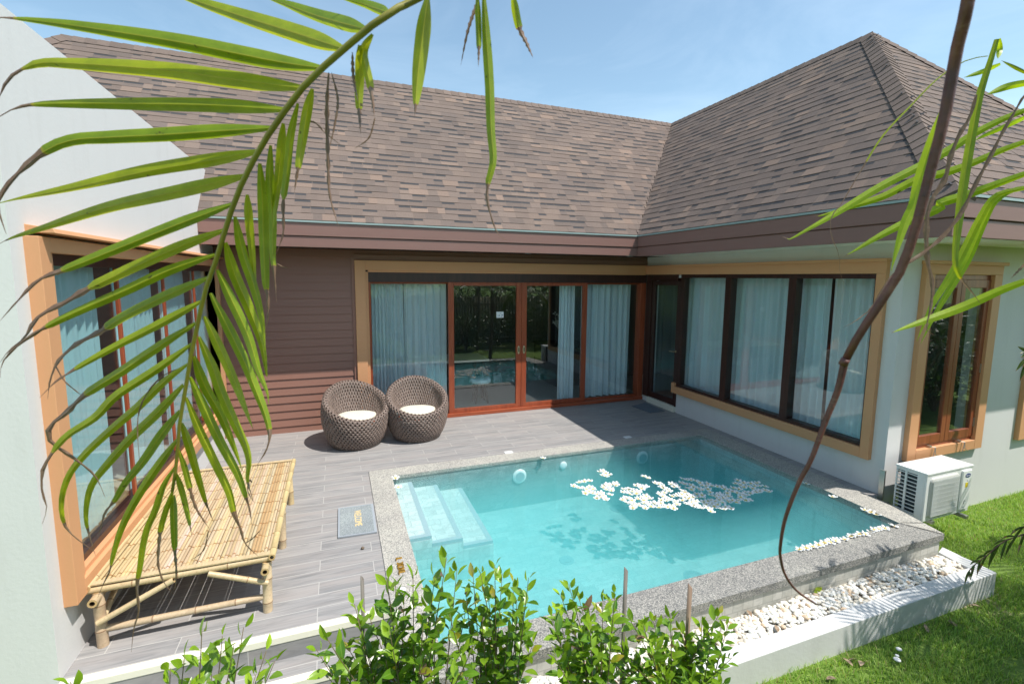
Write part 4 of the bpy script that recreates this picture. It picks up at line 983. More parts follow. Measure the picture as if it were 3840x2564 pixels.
k = NT('frangipani'); a_ = k.n('ShaderNodeAttribute', attribute_name='Col'); M['flower'] = k.done(k.bsdf(k.mix(1.0, a_.outputs['Color'], (.84, .85, .85), 'MULTIPLY'), .5))
SUN = """440,180 470,175 500,195 535,210 470,215 500,225 185,320 240,285 290,275 340,270 235,340 265,340 310,350 345,330 375,350 340,375 300,390 375,390 410,400 450,390 470,410 410,440 445,430 480,440 500,450 540,405 590,290 600,310 570,305 490,315 520,310 475,335 545,345 550,365 510,355 870,225 910,240 680,350 720,355 670,380 700,385 745,350 760,375 735,400 800,315 830,320 870,330 890,325 850,345 800,370 820,375 800,395 690,440 665,455 720,440 755,460 705,480 740,490 770,510 810,505 765,535 840,515 880,490 870,460 815,445 890,420 860,430 930,445 910,490 970,490 940,520 885,535 995,490 985,290 1020,300 1045,325 1065,340 1100,360 1120,370 1070,385 1030,400 1060,420 1045,460 1090,440 1120,450 1150,420 1090,465 1035,490 1020,530 1065,520 1100,525 1140,515 1165,540 1190,495 1180,470 1200,500 1140,300 1165,300 1175,325 1200,325 1250,365 1275,380 1240,400 1200,415 1230,420 1275,430 1300,410 1330,410 1250,460 1310,440 1350,430 1290,495 1310,495 1350,480 1380,470 1380,500 1395,430 1440,430 1365,515 1400,525 1430,535 1460,480 1500,470 1530,460 1480,500 1520,500 1550,490 1570,470 1490,535 1530,570 1510,540 1560,520 1590,500 1620,460 1600,440 1650,440 1640,480 1680,460 1700,470 1620,540 1650,545 1680,530 1720,540 1700,420 1660,425 1740,460 1780,480 1800,460 1820,430 1850,410 1830,400 1870,380 1880,410 1910,390 1930,385 1870,460 1900,455 1970,380 2000,370 2020,365 2060,360 2095,375"""
SHADE = """1250,250 1290,260 1330,260 1380,270 1420,290 1240,290 1270,300 1330,310 1360,330 1300,340 1340,355 1440,315 1500,300 1480,320 1540,320 1590,325 1640,330 1660,350 1500,350 1520,380 1440,360 1420,350 1390,400 1440,410 1520,410 1570,420 1620,400 1690,390 1600,410 1710,360 1750,340 1800,350 1780,385 1740,375 1790,265 1770,295 1820,310 1850,290 1920,295 1980,290 1900,325 1960,320 2000,320 2060,325 1940,345 1850,330"""
EDGE = """800,650 845,640 890,630 930,620 970,605 1005,600 1040,590 1055,578 1105,580 1150,560 1180,555 1210,545 1250,545 1290,520 1310,515 1340,510 1380,505 1440,490"""
fl0 = flower_mesh('frangipani_flower'); first = True
def flower(p, lab, group):
    global first
    zf = ZW+.001 if p.y > PY1 else .0075
    o = fl0 if first else fl0.copy()
    if not first: COL.objects.link(o)
    first = False
    o.location = (p.x, p.y, zf); o.rotation_euler = (random.gauss(0, .10), random.gauss(0, .10), random.random()*6.28); s_ = random.uniform(1.1, 1.32); o.scale = (s_, s_, s_)
    tag(o, lab, 'flower', group)
def zpts(s): return [tuple(float(q) for q in w_.split(',')) for w_ in s.split()]
for (a, b_) in zpts(SUN): flower(on(2080+a/2.61, 1700+b_/2.61, z=ZW), 'white frangipani flower in the sunlit part of the drift across the pool', 'sunlit flowers drifting on the pool')
for (a, b_) in zpts(SHADE): flower(on(2080+a/2.61, 1700+b_/2.61, z=ZW), 'bluish shaded frangipani flower in the part of the drift under the roof shadow', 'shaded flowers drifting on the pool')
for (a, b_) in zpts(EDGE): flower(on(2560+a/1.823, 1704+b_/1.823, z=.006), 'white frangipani flower in the row lined up against the near coping', 'flowers lined up along the near edge')
for (u, v, lab) in ((2560+1245/1.823, 1704+380/1.823, 'white flower first of three along the coping, farthest from the air conditioner'), (2560+1285/1.823, 1704+395/1.823, 'white flower between two others by the coping near the air conditioner'), (2560+1325/1.823, 1704+412/1.823, 'white flower last of three by the coping, closest to the air conditioner'),
                    (2560+1025/1.823, 1704+290/1.823, 'lone white flower by the coping under the wide window'), (2560+845/1.823, 1704+200/1.823, 'lone white flower half hidden behind the dead palm stalk'), (1470, 1794, 'lone white flower in the pool corner above the steps'), (1486, 1828, 'white flower floating over the first pool step'), (2036, 1718, 'lone white flower against the far coping above the pool light')):
    p = on(u, v, z=ZW); p.x = min(max(p.x, PX0+.035), PX1-.04); p.y = max(min(p.y, PY0-.035), PY1+.035); flower(p, lab, 'stray flowers at the pool edges')

# ------------------------------------------------------------------ leaves: ribbons with a folded midrib
def ribbon(mb, pts, wfun, fold=.22, dry=2.0, dryw=.06, tone=None, twist=0.0, ref=None, jag=True):
    n = len(pts); tone = random.random() if tone is None else tone
    if mb.pc is None: mb.pc = []
    vs = []
    for i, p in enumerate(pts):
        t = i/(n-1); tg = (pts[min(i+1, n-1)]-pts[max(i-1, 0)]).normalized()
        view = ((ref or CAM)-p).normalized() if not isinstance(ref, tuple) else V(ref)
        sd_ = tg.cross(view); sd_ = sd_.normalized() if sd_.length > 1e-5 else tg.orthogonal().normalized()
        nn = sd_.cross(tg).normalized(); 
        if nn.dot(view) < 0: nn = -nn
        if twist:
            q = Matrix.Rotation(twist*t, 3, tg); sd_ = q@sd_; nn = q@nn
        w_ = wfun(t)/2; dr = max(0, min(1, (t-dry)/max(dryw, 1e-3)+.5)) if dry < 1.5 else 0
        if dr > .5: w_ *= .62+.2*math.sin(i*2.1+tone*9)
        fd = fold*w_*2*(1.5 if dr > .5 else 1)
        for s_, ac_ in ((-1, 1.0), (-.5, .5), (0, 0), (.5, .5), (1, 1.0)):
            vs.append(p+sd_*(s_*w_*(.93 if abs(s_) == 1 else 1))-nn*(fd*abs(s_))); mb.pc.append((dr, ac_, min(1, max(0, tone+.1*s_))))
    mb.add(vs, [(i*5+j, i*5+j+1, (i+1)*5+j+1, (i+1)*5+j) for i in range(n-1) for j in range(4)])
def wprof(W, peak=.35, base=.25):
    def f(t):
        if t < peak: return W*(base+(1-base)*math.sin(PI/2*t/peak))
        q = (t-peak)/(1-peak); return W*max(.05, 1-q**2.2)
    return f
ZOOM = {'A': (0, 0, 1.468), 'B': (0, 700, 1.9575), 'C': (0, 1300, 1.9575), 'D': (0, 1800, 2.05), 'E': (900, 0, 1.742), 'F': (2840, 100, 2.349), 'G': (2840, 700, 2.349), 'L': (2560, 1704, 1.823), 'R': (2560, 0, 1.823), 'Q': (2560, 860, 1.823)}
def trace(s):
    out = []; z = None
    for tok in s.split():
        if tok[0].isalpha(): z = ZOOM[tok[0]]; tok = tok[1:]
        a, b_ = tok.split(','); out.append((z[0]+float(a)/z[2], z[1]+float(b_)/z[2]))
    return out
def arc(pts):
    L = [0]
    for a, b_ in zip(pts, pts[1:]): L.append(L[-1]+math.hypot(b_[0]-a[0], b_[1]-a[1]))
    return [x/L[-1] for x in L]
# width in zoom pixels, dry start (fraction of length, 2 = green throughout), traced centre line
LEFT = [
 (58, 2, "A2135,70 1990,20 1840,-20"), (80, 2, "A2005,160 1750,90 1560,20 1420,-30"), (100, 2, "A1880,265 1650,190 1300,80 1000,-20 860,-70"),
 (98, .93, "A1765,375 1500,335 1000,235 500,155 200,115 0,98 -60,112"), (98, .86, "A1660,485 1300,440 900,385 400,350 200,352 60,420 10,500 -20,590"),
 (80, .86, "A1565,605 1200,580 700,570 250,572 100,590 0,640 -40,670"), (82, .70, "A1490,705 1200,722 900,742 600,757 400,772 250,830 100,955 20,1050 -10,1140 35,1290"),
 (76, 2, "A1415,835 1150,885 800,945 400,1035 100,1095 -10,1120"), (76, .95, "A1345,970 1000,1050 600,1140 250,1250 50,1315 -20,1355"),
 (88, .72, "B1700,130 1350,260 1000,400 700,520 450,620 280,690 120,850 0,985"), (86, .58, "B1640,320 1300,450 900,630 650,750 480,850 280,960 180,1110 60,1210 0,1290"),
 (78, .74, "B1575,500 1250,610 900,770 600,900 370,1010 200,1110 60,1230 10,1310 0,1400"), (78, .56, "B1525,670 1200,810 900,960 730,1070 560,1160 430,1280 370,1420 350,1560"),
 (68, .78, "B1480,840 1150,1020 800,1200 520,1360 400,1440 290,1550"), (72, .50, "B1440,1000 1200,1150 900,1350 620,1530 C480,490 380,570 350,650 400,720 560,830 700,950 770,1100"),
 (68, .72, "B1405,1155 1150,1340 850,1540 C700,520 500,650 400,760 320,900 310,1050 345,1180 310,1300"), (64, .85, "C1375,130 1200,260 1000,450 800,620 620,790 500,950 450,1120 460,1270 520,1370 700,1510"),
 (70, .88, "C1345,280 1150,490 950,680 780,870 680,1000 640,1120 630,1270 660,1400 700,1530"), (67, .76, "C1320,470 1180,650 1050,840 920,1000 840,1130 770,1220 740,1330 715,1410"),
 (62, .82, "C1300,680 1160,870 1020,1080 920,1260 860,1410 820,1560 D840,700 800,780 750,900"), (48, .64, "C1285,880 1200,1020 1140,1200 1080,1340 1050,1470 D1080,660 1055,830 1070,1000 1030,1140 1010,1320"),
 (42, .45, "C1270,1050 1210,1230 1180,1350 1165,1500 D1220,660 1260,780 1330,870"), (50, .62, "C1275,1090 1275,1250 1280,1420 D1345,560 1355,700 1345,850")]
RIGHT = [
 (42, .82, "C1295,930 1340,1080 1380,1250 1410,1390"), (42, .45, "C1310,750 1360,900 1390,1020 1440,1180 1540,1340"), (57, .80, "C1335,560 1390,730 1450,930 1510,1130 1570,1290"),
 (62, .70, "C1365,370 1460,600 1580,850 1680,1060 1720,1220 1770,1340 1800,1440 1900,1540"), (72, .82, "C1395,220 1500,450 1620,700 1740,920 1800,1080 1835,1200 1850,1320"), (72, 2, "C1425,70 1500,280 1620,500 1720,740 1780,910"),
 (76, .90, "B1460,1100 1560,1330 C1620,330 1720,560 1800,730 1825,850 1815,980 1860,1130"), (72, .98, "B1500,950 1620,1200 1720,1420 C1770,370 1860,610"), (78, .80, "B1545,780 1680,1050 1800,1300 C1870,300 1940,480 1975,620 1960,740 1880,880"),
 (76, 2, "B1595,610 1700,830 1820,1090 1900,1350 1960,1500 C1972,420"), (82, 2, "B1655,410 1720,640 1830,900 1920,1150 1960,1400 C1965,200"), (72, 2, "B1725,220 1780,480 1860,720 1920,950 1950,1200"),
 (62, 2, "B1815,60 1830,300 1860,600 1880,760"), (48, .72, "A1430,900 1445,1100 1450,1300 1460,1568 B1960,780 1965,950 1940,1080"), (40, .76, "A1490,800 1485,1000 1500,1200 1500,1400 B2010,600 2030,850"),
 (42, 2, "A1560,680 1540,900 1520,1100 1505,1260"), (36, .62, "A1640,570 1600,750 1580,950 1560,1120 1560,1280 1520,1400"), (46, .74, "A1720,490 1690,620 1660,800 1640,930 1620,1060"),
 (30, .0, "A1810,400 1800,550 1800,700 1805,900 1815,1080 1870,1270"), (18, .0, "A1825,400 1860,550 1840,700 1810,830"), (46, .68, "A1980,250 1980,400 1975,560 1985,740"), (42, .58, "A2050,190 2000,290 2030,440 2050,560 2060,650"),
 (24, .0, "A1940,290 1945,420 1970,560"), (88, .88, "E1225,-20 1190,250 1160,500 1140,760"), (56, .74, "E1590,-60 1610,250 1630,550 1640,850 1655,1050 1620,1200 1620,1330 1680,1520 1740,1568"),
 (36, .62, "E1550,-40 1560,250 1557,440"), (30, .0, "E1560,-10 1490,200 1442,430"), (46, .45, "E1780,-40 1820,170 1870,280 1915,380")]
RACH = trace("A2420,-70 2250,12 2100,102 1990,188 1860,300 1745,402 1650,502 1560,622 1490,722 1415,847 1350,972 1290,1112 B1650,330 1580,560 1520,720 1470,920 1430,1110 1390,1300 C1360,330 1322,530 1302,780 1282,960 1265,1060")
def rdepth(v): return .80+.30*max(0, min(1.1, v/1900))
# one palm stands behind the camera; its fronds and dead leaves arch into the view
TR = V((-3.25, -8.55, ZG)); CROWN = V((-3.62, -8.15, 2.85))
palm = thing('areca_palm', 'close areca palm whose drooping green fronds with brown tips hang before the lens', 'palm', TR)
b = MB(); b.tube([TR, TR+V((-.05, .0, 1.2)), CROWN+V((.05, 0, -.5)), CROWN], [.07, .055, .05, .035], 12); obj('trunk', b, M['bark'], palm, smooth=True)
rp = [at(u, v, rdepth(v)) for u, v in RACH]
rp = spline([CROWN, CROWN.lerp(rp[0], .33)+V((0, 0, .16)), CROWN.lerp(rp[0], .68)+V((0, 0, .12))]+rp, 64)
b = MB(); nR = len(rp); b.tube(rp, [.0115*(1-.80*(i/(nR-1))**.9)+.0010 for i in range(nR)], 10)
obj('rachis', b, M['rachis'], palm, smooth=True)
def leaflet(w_, dry, s, side, depth0=None, m='palm', slope=None, zs=None, nm='leaflet', fold=.48, peak=.24, tone=None, base=.30):
    tr_ = trace(s); u0, v0 = tr_[0]; scale = ZOOM[s[0]][2]
    d0 = rdepth(v0) if depth0 is None else depth0
    dd = (random.uniform(-.02, .14) if side == 'l' else random.uniform(-.05, .10)) if slope is None else slope
    fr_ = arc(tr_); p3 = [at(u, v, d0+dd*t+.02*math.sin(PI*t)) for (u, v), t in zip(tr_, fr_)]
    W = 1.0*w_/scale/F*(d0+dd*.4); mb = MB(); pts = spline(p3, 30)
    ribbon(mb, pts, wprof(W, peak, base), fold=fold, dry=dry if dry > 0 else -1, dryw=.05, tone=tone, twist=random.uniform(-.25, .25))
    return obj(nm, mb, M[m], palm, smooth=False)
for w_, dry, s in LEFT: leaflet(w_, dry, s, 'l')
for i_, (w_, dry, s) in enumerate(RIGHT): leaflet(w_*(1.22 if i_ > 12 else 1.0), dry, s, 'r')
# curled dry threads
for s in ("B400,1300 470,1420 560,1500 640,1560", "C1800,1440 1860,1400 1930,1320", "C1815,960 1850,995 1830,975 1820,1060 1870,1150", "C1530,1350 1500,1480 1440,1540 1390,1565", "A1620,690 1720,670 1800,740 1890,810", "A2065,650 2030,760 1950,820", "B2030,565 2080,590 2130,597", "C1370,140 1200,210 1080,340 1020,480 1010,640 1030,900"):
    tr_ = trace(s); d0 = rdepth(tr_[0][1])+.03; mb = MB(); ribbon(mb, spline([at(u, v, d0) for u, v in tr_], 16), wprof(.005, .3, .6), dry=-1, tone=.5); obj('dry_thread', mb, M['palm'], palm)
# the dead stalk and strap leaves hanging on the other side
sp = trace("R1965,-60 1915,180 1870,360 1790,800 1700,1150 1590,1568 Q1480,300 1330,530 1200,730 1110,900")
d_ = [.62+.16*i/(len(sp)-1) for i in range(len(sp))]; p3 = spline([CROWN, at(4700, -900, .62), at(3760, -620, .60)]+[at(u, v, q) for (u, v), q in zip(sp, d_)], 60)
b = MB(); b.tube(p3, [.0094 if i < 28 else .0094-.0034*(i-28)/31 for i in range(60)], 12); obj('dead_stalk', b, M['stalk'], palm, smooth=True)
sp2 = trace("Q1110,895 1060,1100 980,1300 880,1568 L800,180 730,350 690,480 668,620 668,700 700,820 780,930 910,1020"); p3 = spline([at(u, v, .78+.10*i/11) for i, (u, v) in enumerate(sp2)], 40)
b = MB(); b.tube(p3, [.0060*(1-.72*(i/39)**.7) for i in range(40)], 8); obj('dead_stalk', b, M['stalk'], palm, smooth=True)
b = MB(); q0 = at(*trace("Q1115,885")[0], .775); q1 = at(*trace("Q1095,925")[0], .78); b.tube([q0, q1], [.0066, .0068], 12); obj('stalk_node', b, M['stalk'], palm, smooth=True)
STRAP = [
 (72, .88, "F2110,110 2060,280 1960,600 1890,950 1830,1300 1790,1567 G1780,250 1750,500 1745,700 1800,820 1900,940 1970,1040", 1.15, 'palm', .05), (44, 2, "F2130,108 2135,200 2120,285", 1.16, 'palmbright', 0),
 (30, 2, "F2460,450 2349,400 2150,300", 1.17, 'palm', 0), (45, 2, "F2140,330 2000,390 1820,450", 1.2, 'palmbright', .05), (66, 2, "F2500,470 2400,490 2200,530 2020,600", 1.25, 'palmbright', .05),
 (80, .975, "F2460,690 2400,720 2150,820 1900,950 1700,1080 1450,1220 1100,1400 830,1560 G700,230 400,400 280,465 215,440", 1.30, 'palmbright', .15), (75, .97, "F2460,980 2400,1000 2150,1090 1900,1200 1650,1290 1400,1350 1100,1500 G750,200 530,262 490,240", 1.32, 'palmbright', .15),
 (45, 2, "F2400,780 2250,850 2000,960 1900,1010", 1.34, 'palmbright', .1), (85, .98, "F2460,1250 2400,1280 2100,1390 1850,1480 1600,1560 G1600,190 1300,320 1050,450 880,550 770,611", 1.28, 'palmbright', .15),
 (62, 2, "G2440,0 2349,15 2100,80 1960,280 1860,480 1750,700 1640,880 1530,1060 1405,1360", 1.22, 'palmbright', .12), (60, 2, "G2440,-5 2349,10 2230,40 2080,150 1980,350 1850,650 1700,900 1570,1120 1440,1380", 1.24, 'palmbright', .12),
 (85, .985, "G2500,790 2400,820 2150,910 1900,1020 1700,1100 1500,1170 1330,1230 1180,1287", 1.18, 'palmbright', .1), (68, -1, "F1930,600 1870,800 1780,950 1700,1150 1650,1350 G1520,150 1490,400 1500,650 1540,850 1530,1050 1490,1250 1560,1310", 1.12, 'palm', .03),
 (55, -1, "F2400,560 2349,610 2250,780 2150,950 2050,1150 1930,1370 1860,1520 G1750,300 1600,470 1450,590 1300,690 1150,830 1000,1070 850,1190 755,1240", 1.10, 'palm', .05), (16, .52, "F2030,260 1840,300 1600,450 1350,700 1100,970 900,1290 740,1560 G650,270 650,430 720,600 730,780 800,890", 1.14, 'palm', .02),
 (92, 2, "F1700,600 1540,1000 1430,1350 1380,1567 G1310,300 1230,550 1180,740", .86, 'palmbright', .05), (34, .3, "G2440,600 2349,690 2290,750 2230,810", 1.3, 'palm', .05)]
pet = spline([CROWN, at(5600, -500, 1.0), at(4150, -160, 1.16), at(3965, 180, 1.22), at(3925, 520, 1.26), at(3905, 860, 1.28), at(3915, 1100, 1.2)], 40)
b = MB(); b.tube(pet, [.010*(1-.7*i/39) for i in range(40)], 8); obj('rachis', b, M['rachis'], palm, smooth=True)
for w_, dry, s, d0, m, sl in STRAP: leaflet(w_, dry, s, 'r', d0, m, sl, nm='strap_leaf', fold=.16, peak=.45, tone=random.random(), base=.5)

# ------------------------------------------------------------------ garden palms by the lawn
def frond_mb(mb, ra, p0, az, el, L, droop, nl, ll, lw, fan=1.0):
    d0 = V((math.cos(az)*math.cos(el), math.sin(az)*math.cos(el), math.sin(el))); pts = []
    p = V(p0); n = 14; d = d0.copy(); st_ = L/n
    for i in range(n+1):
        pts.append(p.copy()); p = p+d*st_; d = (d+V((0, 0, -droop/n*(1+.6*i/n)))).normalized()
    ra.tube(pts, [.014*(1-.8*i/n) for i in range(n+1)], 6)
    for i in range(nl):
        t = .10+.90*i/nl; q = t*n; k_ = min(n-1, int(q)); base = pts[k_].lerp(pts[k_+1], q-k_); tg = (pts[k_+1]-pts[k_]).normalized()
        sd_ = tg.cross(V((0, 0, 1))).normalized(); l_ = ll*(.55+.45*math.sin(PI*min(1, t*1.05)))*random.uniform(.85, 1.1)
        for s_ in (-1, 1):
            dr = (sd_*s_*.8+tg*(.55+.3*t)+V((0, 0, .12))).normalized(); lp = [base]
            for j in range(5): lp.append(lp[-1]+dr*l_/5); dr = (dr+V((0, 0, -.16-.10*random.random()))).normalized()
            ribbon(mb, lp, wprof(lw, .35, .3), fold=.18, dry=2 if random.random() < .8 else .85, tone=random.random()*.8, ref=(base+V((0, 0, 3))), twist=0)
def garden_palm(label, base, h, nf, seed, L=1.5, m='palmdark', azs=None):
    random.seed(seed); t = thing('garden_palm', label, 'palm', base, 'palms along the lawn')
    b = V(base); top = b+V((.05, .05, h)); tb = MB(); tb.tube([b, b.lerp(top, .5)+V((.03, 0, 0)), top], [.06, .05, .04], 10); obj('trunk', tb, M['bark'], t, smooth=True)
    for i in range(nf):
        az = (azs[i] if azs else 2*PI*i/nf+random.uniform(-.3, .3)); mb = MB(); ra = MB(); mb.pc = []
        frond_mb(mb, ra, top, az, random.uniform(.35, 1.1), L*random.uniform(.85, 1.15), random.uniform(1.0, 1.7), 24, .42, .024)
        f = obj('frond', mb, M[m], t); obj('frond_rib', ra, M['rachis'], f, local=True)
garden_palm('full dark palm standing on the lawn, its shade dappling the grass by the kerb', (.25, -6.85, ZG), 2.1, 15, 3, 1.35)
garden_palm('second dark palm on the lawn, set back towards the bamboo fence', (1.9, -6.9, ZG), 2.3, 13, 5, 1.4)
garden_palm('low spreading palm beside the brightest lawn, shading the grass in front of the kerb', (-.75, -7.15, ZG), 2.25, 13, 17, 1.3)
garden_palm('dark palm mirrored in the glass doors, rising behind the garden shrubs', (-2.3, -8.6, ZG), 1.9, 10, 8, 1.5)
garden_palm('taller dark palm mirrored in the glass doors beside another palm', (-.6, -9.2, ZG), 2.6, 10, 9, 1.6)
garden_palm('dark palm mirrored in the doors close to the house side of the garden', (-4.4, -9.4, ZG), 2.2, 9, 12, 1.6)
random.seed(21)
# the tip of a dark frond reaching over the lawn
t = thing('low_palm', 'low dark palm frond arching over the lawn at the edge of the pebble kerb', 'palm', (1.05, -6.1, ZG))
tip = trace("L2440,490 2334,545 2200,590 2090,680 2010,740 1960,790"); dp = [3.7, 3.75, 3.8, 3.85, 3.85, 3.85]
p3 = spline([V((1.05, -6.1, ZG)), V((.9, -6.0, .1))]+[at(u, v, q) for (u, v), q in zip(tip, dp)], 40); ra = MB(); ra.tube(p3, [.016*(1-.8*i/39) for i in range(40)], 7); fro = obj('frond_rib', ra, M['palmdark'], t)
mb = MB(); mb.pc = []
for i in range(9, 40):
    base = p3[i]; tg = (p3[min(39, i+1)]-p3[i-1]).normalized(); l_ = .26*(1-.55*max(0, (i-24)/16))
    for s_ in (-1, 1):
        dr = (UP*(-.75 if s_ < 0 else .25)+tg*(.55)+RT*(.15*s_)+fw*random.uniform(-.3, .3)).normalized(); lp = [base]
        for j in range(5): lp.append(lp[-1]+dr*l_/5*(1 if s_ < 0 else .6)); dr = (dr+V((0, 0, -.30))).normalized()
        ribbon(mb, lp, wprof(.016, .35, .4), fold=.2, dry=2 if random.random() < .6 else .6, tone=random.random())
obj('leaflets', mb, M['palmdark'], t)
# a small spray at the lawn wall
t = thing('wall_plant', 'small leafy plant showing at the edge of the lawn window', 'plant', (1.75, -5.55, ZG))
b = MB(); q = V((1.75, -5.55, ZG)); tp = at(3850, 1330, 5.1); b.tube([q, q.lerp(tp, .5)+V((.05, 0, 0)), tp], [.02, .015, .008], 6); obj('stem', b, M['twig'], t)
mb = MB(); mb.pc = []
for s in ("Q2360,840 2330,820 2290,800", "Q2380,880 2334,900 2300,940 2275,970", "Q2390,900 2350,930 2320,990 2305,1040", "Q2400,850 2350,850 2310,880", "Q2400,860 2340,840 2305,850"):
    ribbon(mb, spline([tp]+[at(u, v, 5.1) for u, v in trace(s)], 10), wprof(.035, .4, .3), dry=.9, tone=.4)
obj('leaves', mb, M['palmdark'], t)

# ------------------------------------------------------------------ shrubs in front of the kerb
def leaf(mb, p, d, n, L, W, tone, brown=0):
    d = d.normalized(); s_ = d.cross(n); s_ = s_.normalized() if s_.length > 1e-4 else d.orthogonal(); n = s_.cross(d).normalized()
    cup = .18*W; o = len(mb.v); vs = []
    for t, w_ in ((0, .06), (.18, .62), (.42, 1.0), (.68, .82), (.88, .40), (1, .02)):
        c = p+d*(L*t)-n*(.16*L*t*t)
        for q in (-1, 0, 1): vs.append(c+s_*(q*w_*W/2)+n*(cup*abs(q)*w_)); mb.pc.append((brown, abs(q), tone))
    mb.add(vs, [(i*3+j, i*3+j+1, (i+1)*3+j+1, (i+1)*3+j) for i in range(5) for j in range(2)])
def shrub(label, base, tips, yk, seed, dens=1.0):
    random.seed(seed); t = thing('shrub', label, 'shrub', base, 'leafy shrubs in front of the pool')
    base = V(base); tw = MB(); lf = MB(); lf.pc = []
    P3 = [on(u, v, y=yk+random.uniform(-.16, .13)) for u, v in tips]
    extra = []
    for p in P3:
        for _ in range(1 if dens > 1.02 else 0):
            q = p+V((random.uniform(-.09, .09), random.uniform(-.14, .12), random.uniform(-.34, -.10))); extra.append(q)
    for k_, p in enumerate(P3+extra):
        main = k_ < len(P3)
        a = base+V((random.uniform(-.1, .1), random.uniform(-.06, .06), 0)); mid_ = V((a.x+(p.x-a.x)*.45, a.y+(p.y-a.y)*.4, a.z+(p.z-a.z)*.6))
        pts = spline([a, mid_, p], 22); tw.tube(pts, [.0065*(1-.8*i/21) for i in range(22)], 5)
        nl = int((24 if main else 15)*dens); ang = random.random()*6
        for j in range(nl):
            f_ = 1-.54*(j/nl)**1.1; q = f_*21; i = min(20, int(q)); pp = pts[i].lerp(pts[i+1], q-i); tg = (pts[i+1]-pts[i]).normalized(); ang += 2.4
            u = tg.orthogonal().normalized(); w_ = tg.cross(u); out = u*math.cos(ang)+w_*math.sin(ang)
            young = max(0, 1-j/5) if main else .0
            d = (out*(.55+.5*min(1, j/4))+tg*(1.0-.4*min(1, j/6))+V((0, 0, .15)))
            L = random.uniform(.056, .084)*(.65+.35*min(1, j/3)); br = 1 if random.random() < .012 else (.42 if random.random() < .03 else 0)
            leaf(lf, pp+out*.006, d, (V((0, 0, 1))+out*.5+V((random.gauss(0, .3), random.gauss(0, .3), 0))).normalized(), L, L*random.uniform(.42, .52), min(1, random.uniform(.05, .65)+.5*young+(.2 if random.random() < .15 else 0)), br)
    obj('stems', tw, M['twig'], t, smooth=True); obj('leaves', lf, M['shrub'], t, smooth=True)
Z = lambda o, *p: [(o[0]+a/1.823, o[1]+b_/1.823) for a, b_ in p]
o1, o2, o3 = (0, 1704), (1280, 1704), (2560, 1704)
shrub('sparse young shrub with tall pale shoots beside the deck steps', (-6.0, -5.62, ZG), Z(o1, (1380, 1200), (1520, 1240), (1665, 1180), (1820, 1340), (1165, 1460), (1260, 1380), (1880, 1410), (1440, 1400), (1600, 1300), (480, 1550), (1750, 1500), (1300, 1540)), -5.62, 31, .75)
shrub('broad bushy shrub growing over the pool corner with the gold letters', (-5.15, -5.65, ZG), Z(o2, (720, 700), (490, 820), (310, 850), (90, 1020), (110, 1110), (790, 790), (640, 830), (370, 860), (600, 1020), (280, 1020), (20, 1270), (180, 1080), (430, 1000), (-100, 1250), (-170, 1330), (330, 1200), (560, 1150), (150, 1300), (-20, 1400), (450, 1300)), -5.66, 32, 1.1)
shrub('upright dense shrub around a short stake before the pool', (-4.75, -5.62, ZG), Z(o2, (1050, 750), (950, 800), (900, 810), (1280, 840), (850, 950), (1100, 810), (1180, 870), (740, 1090), (1200, 1000), (1250, 1120), (1310, 1290), (1000, 950), (960, 1100), (1150, 1200), (1080, 1350), (1000, 1200)), -5.64, 33, 1.0)
shrub('darker shrub leaning beside the tall grey stake', (-4.25, -5.6, ZG), Z(o2, (1555, 885), (1500, 960), (1620, 960), (1690, 1040), (1480, 1070), (1440, 1110), (1580, 1150), (1500, 1310), (1640, 1230), (1700, 1150), (1550, 1400), (1450, 1370), (1870, 950), (1790, 985), (1840, 1100)), -5.6, 34, 1.0)
shrub('bright shrub at the end of the hedge with side shoots over the pebbles', (-3.72, -5.6, ZG), Z(o2, (1960, 1100), (2130, 1130), (2250, 1100), (2330, 1200), (2060, 1150), (1900, 1300), (2150, 1300), (2300, 1350), (1800, 1400), (2000, 1400), (2200, 1480))+Z(o3, (250, 1090), (310, 1160), (80, 1350), (130, 1150), (200, 1230), (20, 1250), (90, 1480), (40, 1400)), -5.62, 35, 1.05)
random.seed(40)
for (u, v, zb_, r, m, lab) in ((1280+142/1.823, 1704+830/1.823, -5.5, .0075, 'stake', 'slim grey bamboo stake with slanted tip beside the deck step'), (1280+965/1.823, 1704+1040/1.823, -5.56, .009, 'stake', 'short dark stake half hidden inside the upright shrub'), (1280+1947/1.823, 1704+768/1.823, -5.48, .0105, 'stake', 'tall grey metal looking stake standing over the coping'), (2560+52/1.823, 1704+880/1.823, -5.5, .0125, 'stakebrown', 'brown bamboo stake with hollow top beside the pebble bed')):
    p = on(u, v, y=zb_); b = MB(); n = 12; bot = V((p.x-.01, p.y-.01, ZG)); L = p.z-ZG; vs = []; zs = [0, L*.3-.008, L*.3, L*.3+.008, L*.62-.008, L*.62, L*.62+.008, L]
    for i, z in enumerate(zs):
        for j in range(n):
            a = 2*PI*j/n; rr = r*(1.12 if i in (2, 5) else 1); zz = z-(0 if i < 7 else r*2.2*(.5+.5*math.cos(a+.4))) 
            vs.append((bot.x+(p.x-bot.x)*z/L+rr*math.cos(a), bot.y+(p.y-bot.y)*z/L+rr*math.sin(a), ZG+zz))
    m_ = len(zs)
    for j in range(n): q = vs[(m_-1)*n+j]; c0 = (p.x, p.y); vs.append((c0[0]+(q[0]-c0[0])*.6, c0[1]+(q[1]-c0[1])*.6, q[2]))
    for j in range(n): q = vs[m_*n+j]; vs.append((q[0], q[1], q[2]-.08))
    b.add(vs, [(i*n+j, i*n+(j+1) % n, (i+1)*n+(j+1) % n, (i+1)*n+j) for i in range(m_+1) for j in range(n)]+[tuple(range((m_+1)*n, (m_+2)*n))])
    tag(obj('plant_stake', b, M[m], smooth=True), lab, 'stake', 'stakes among the shrubs')

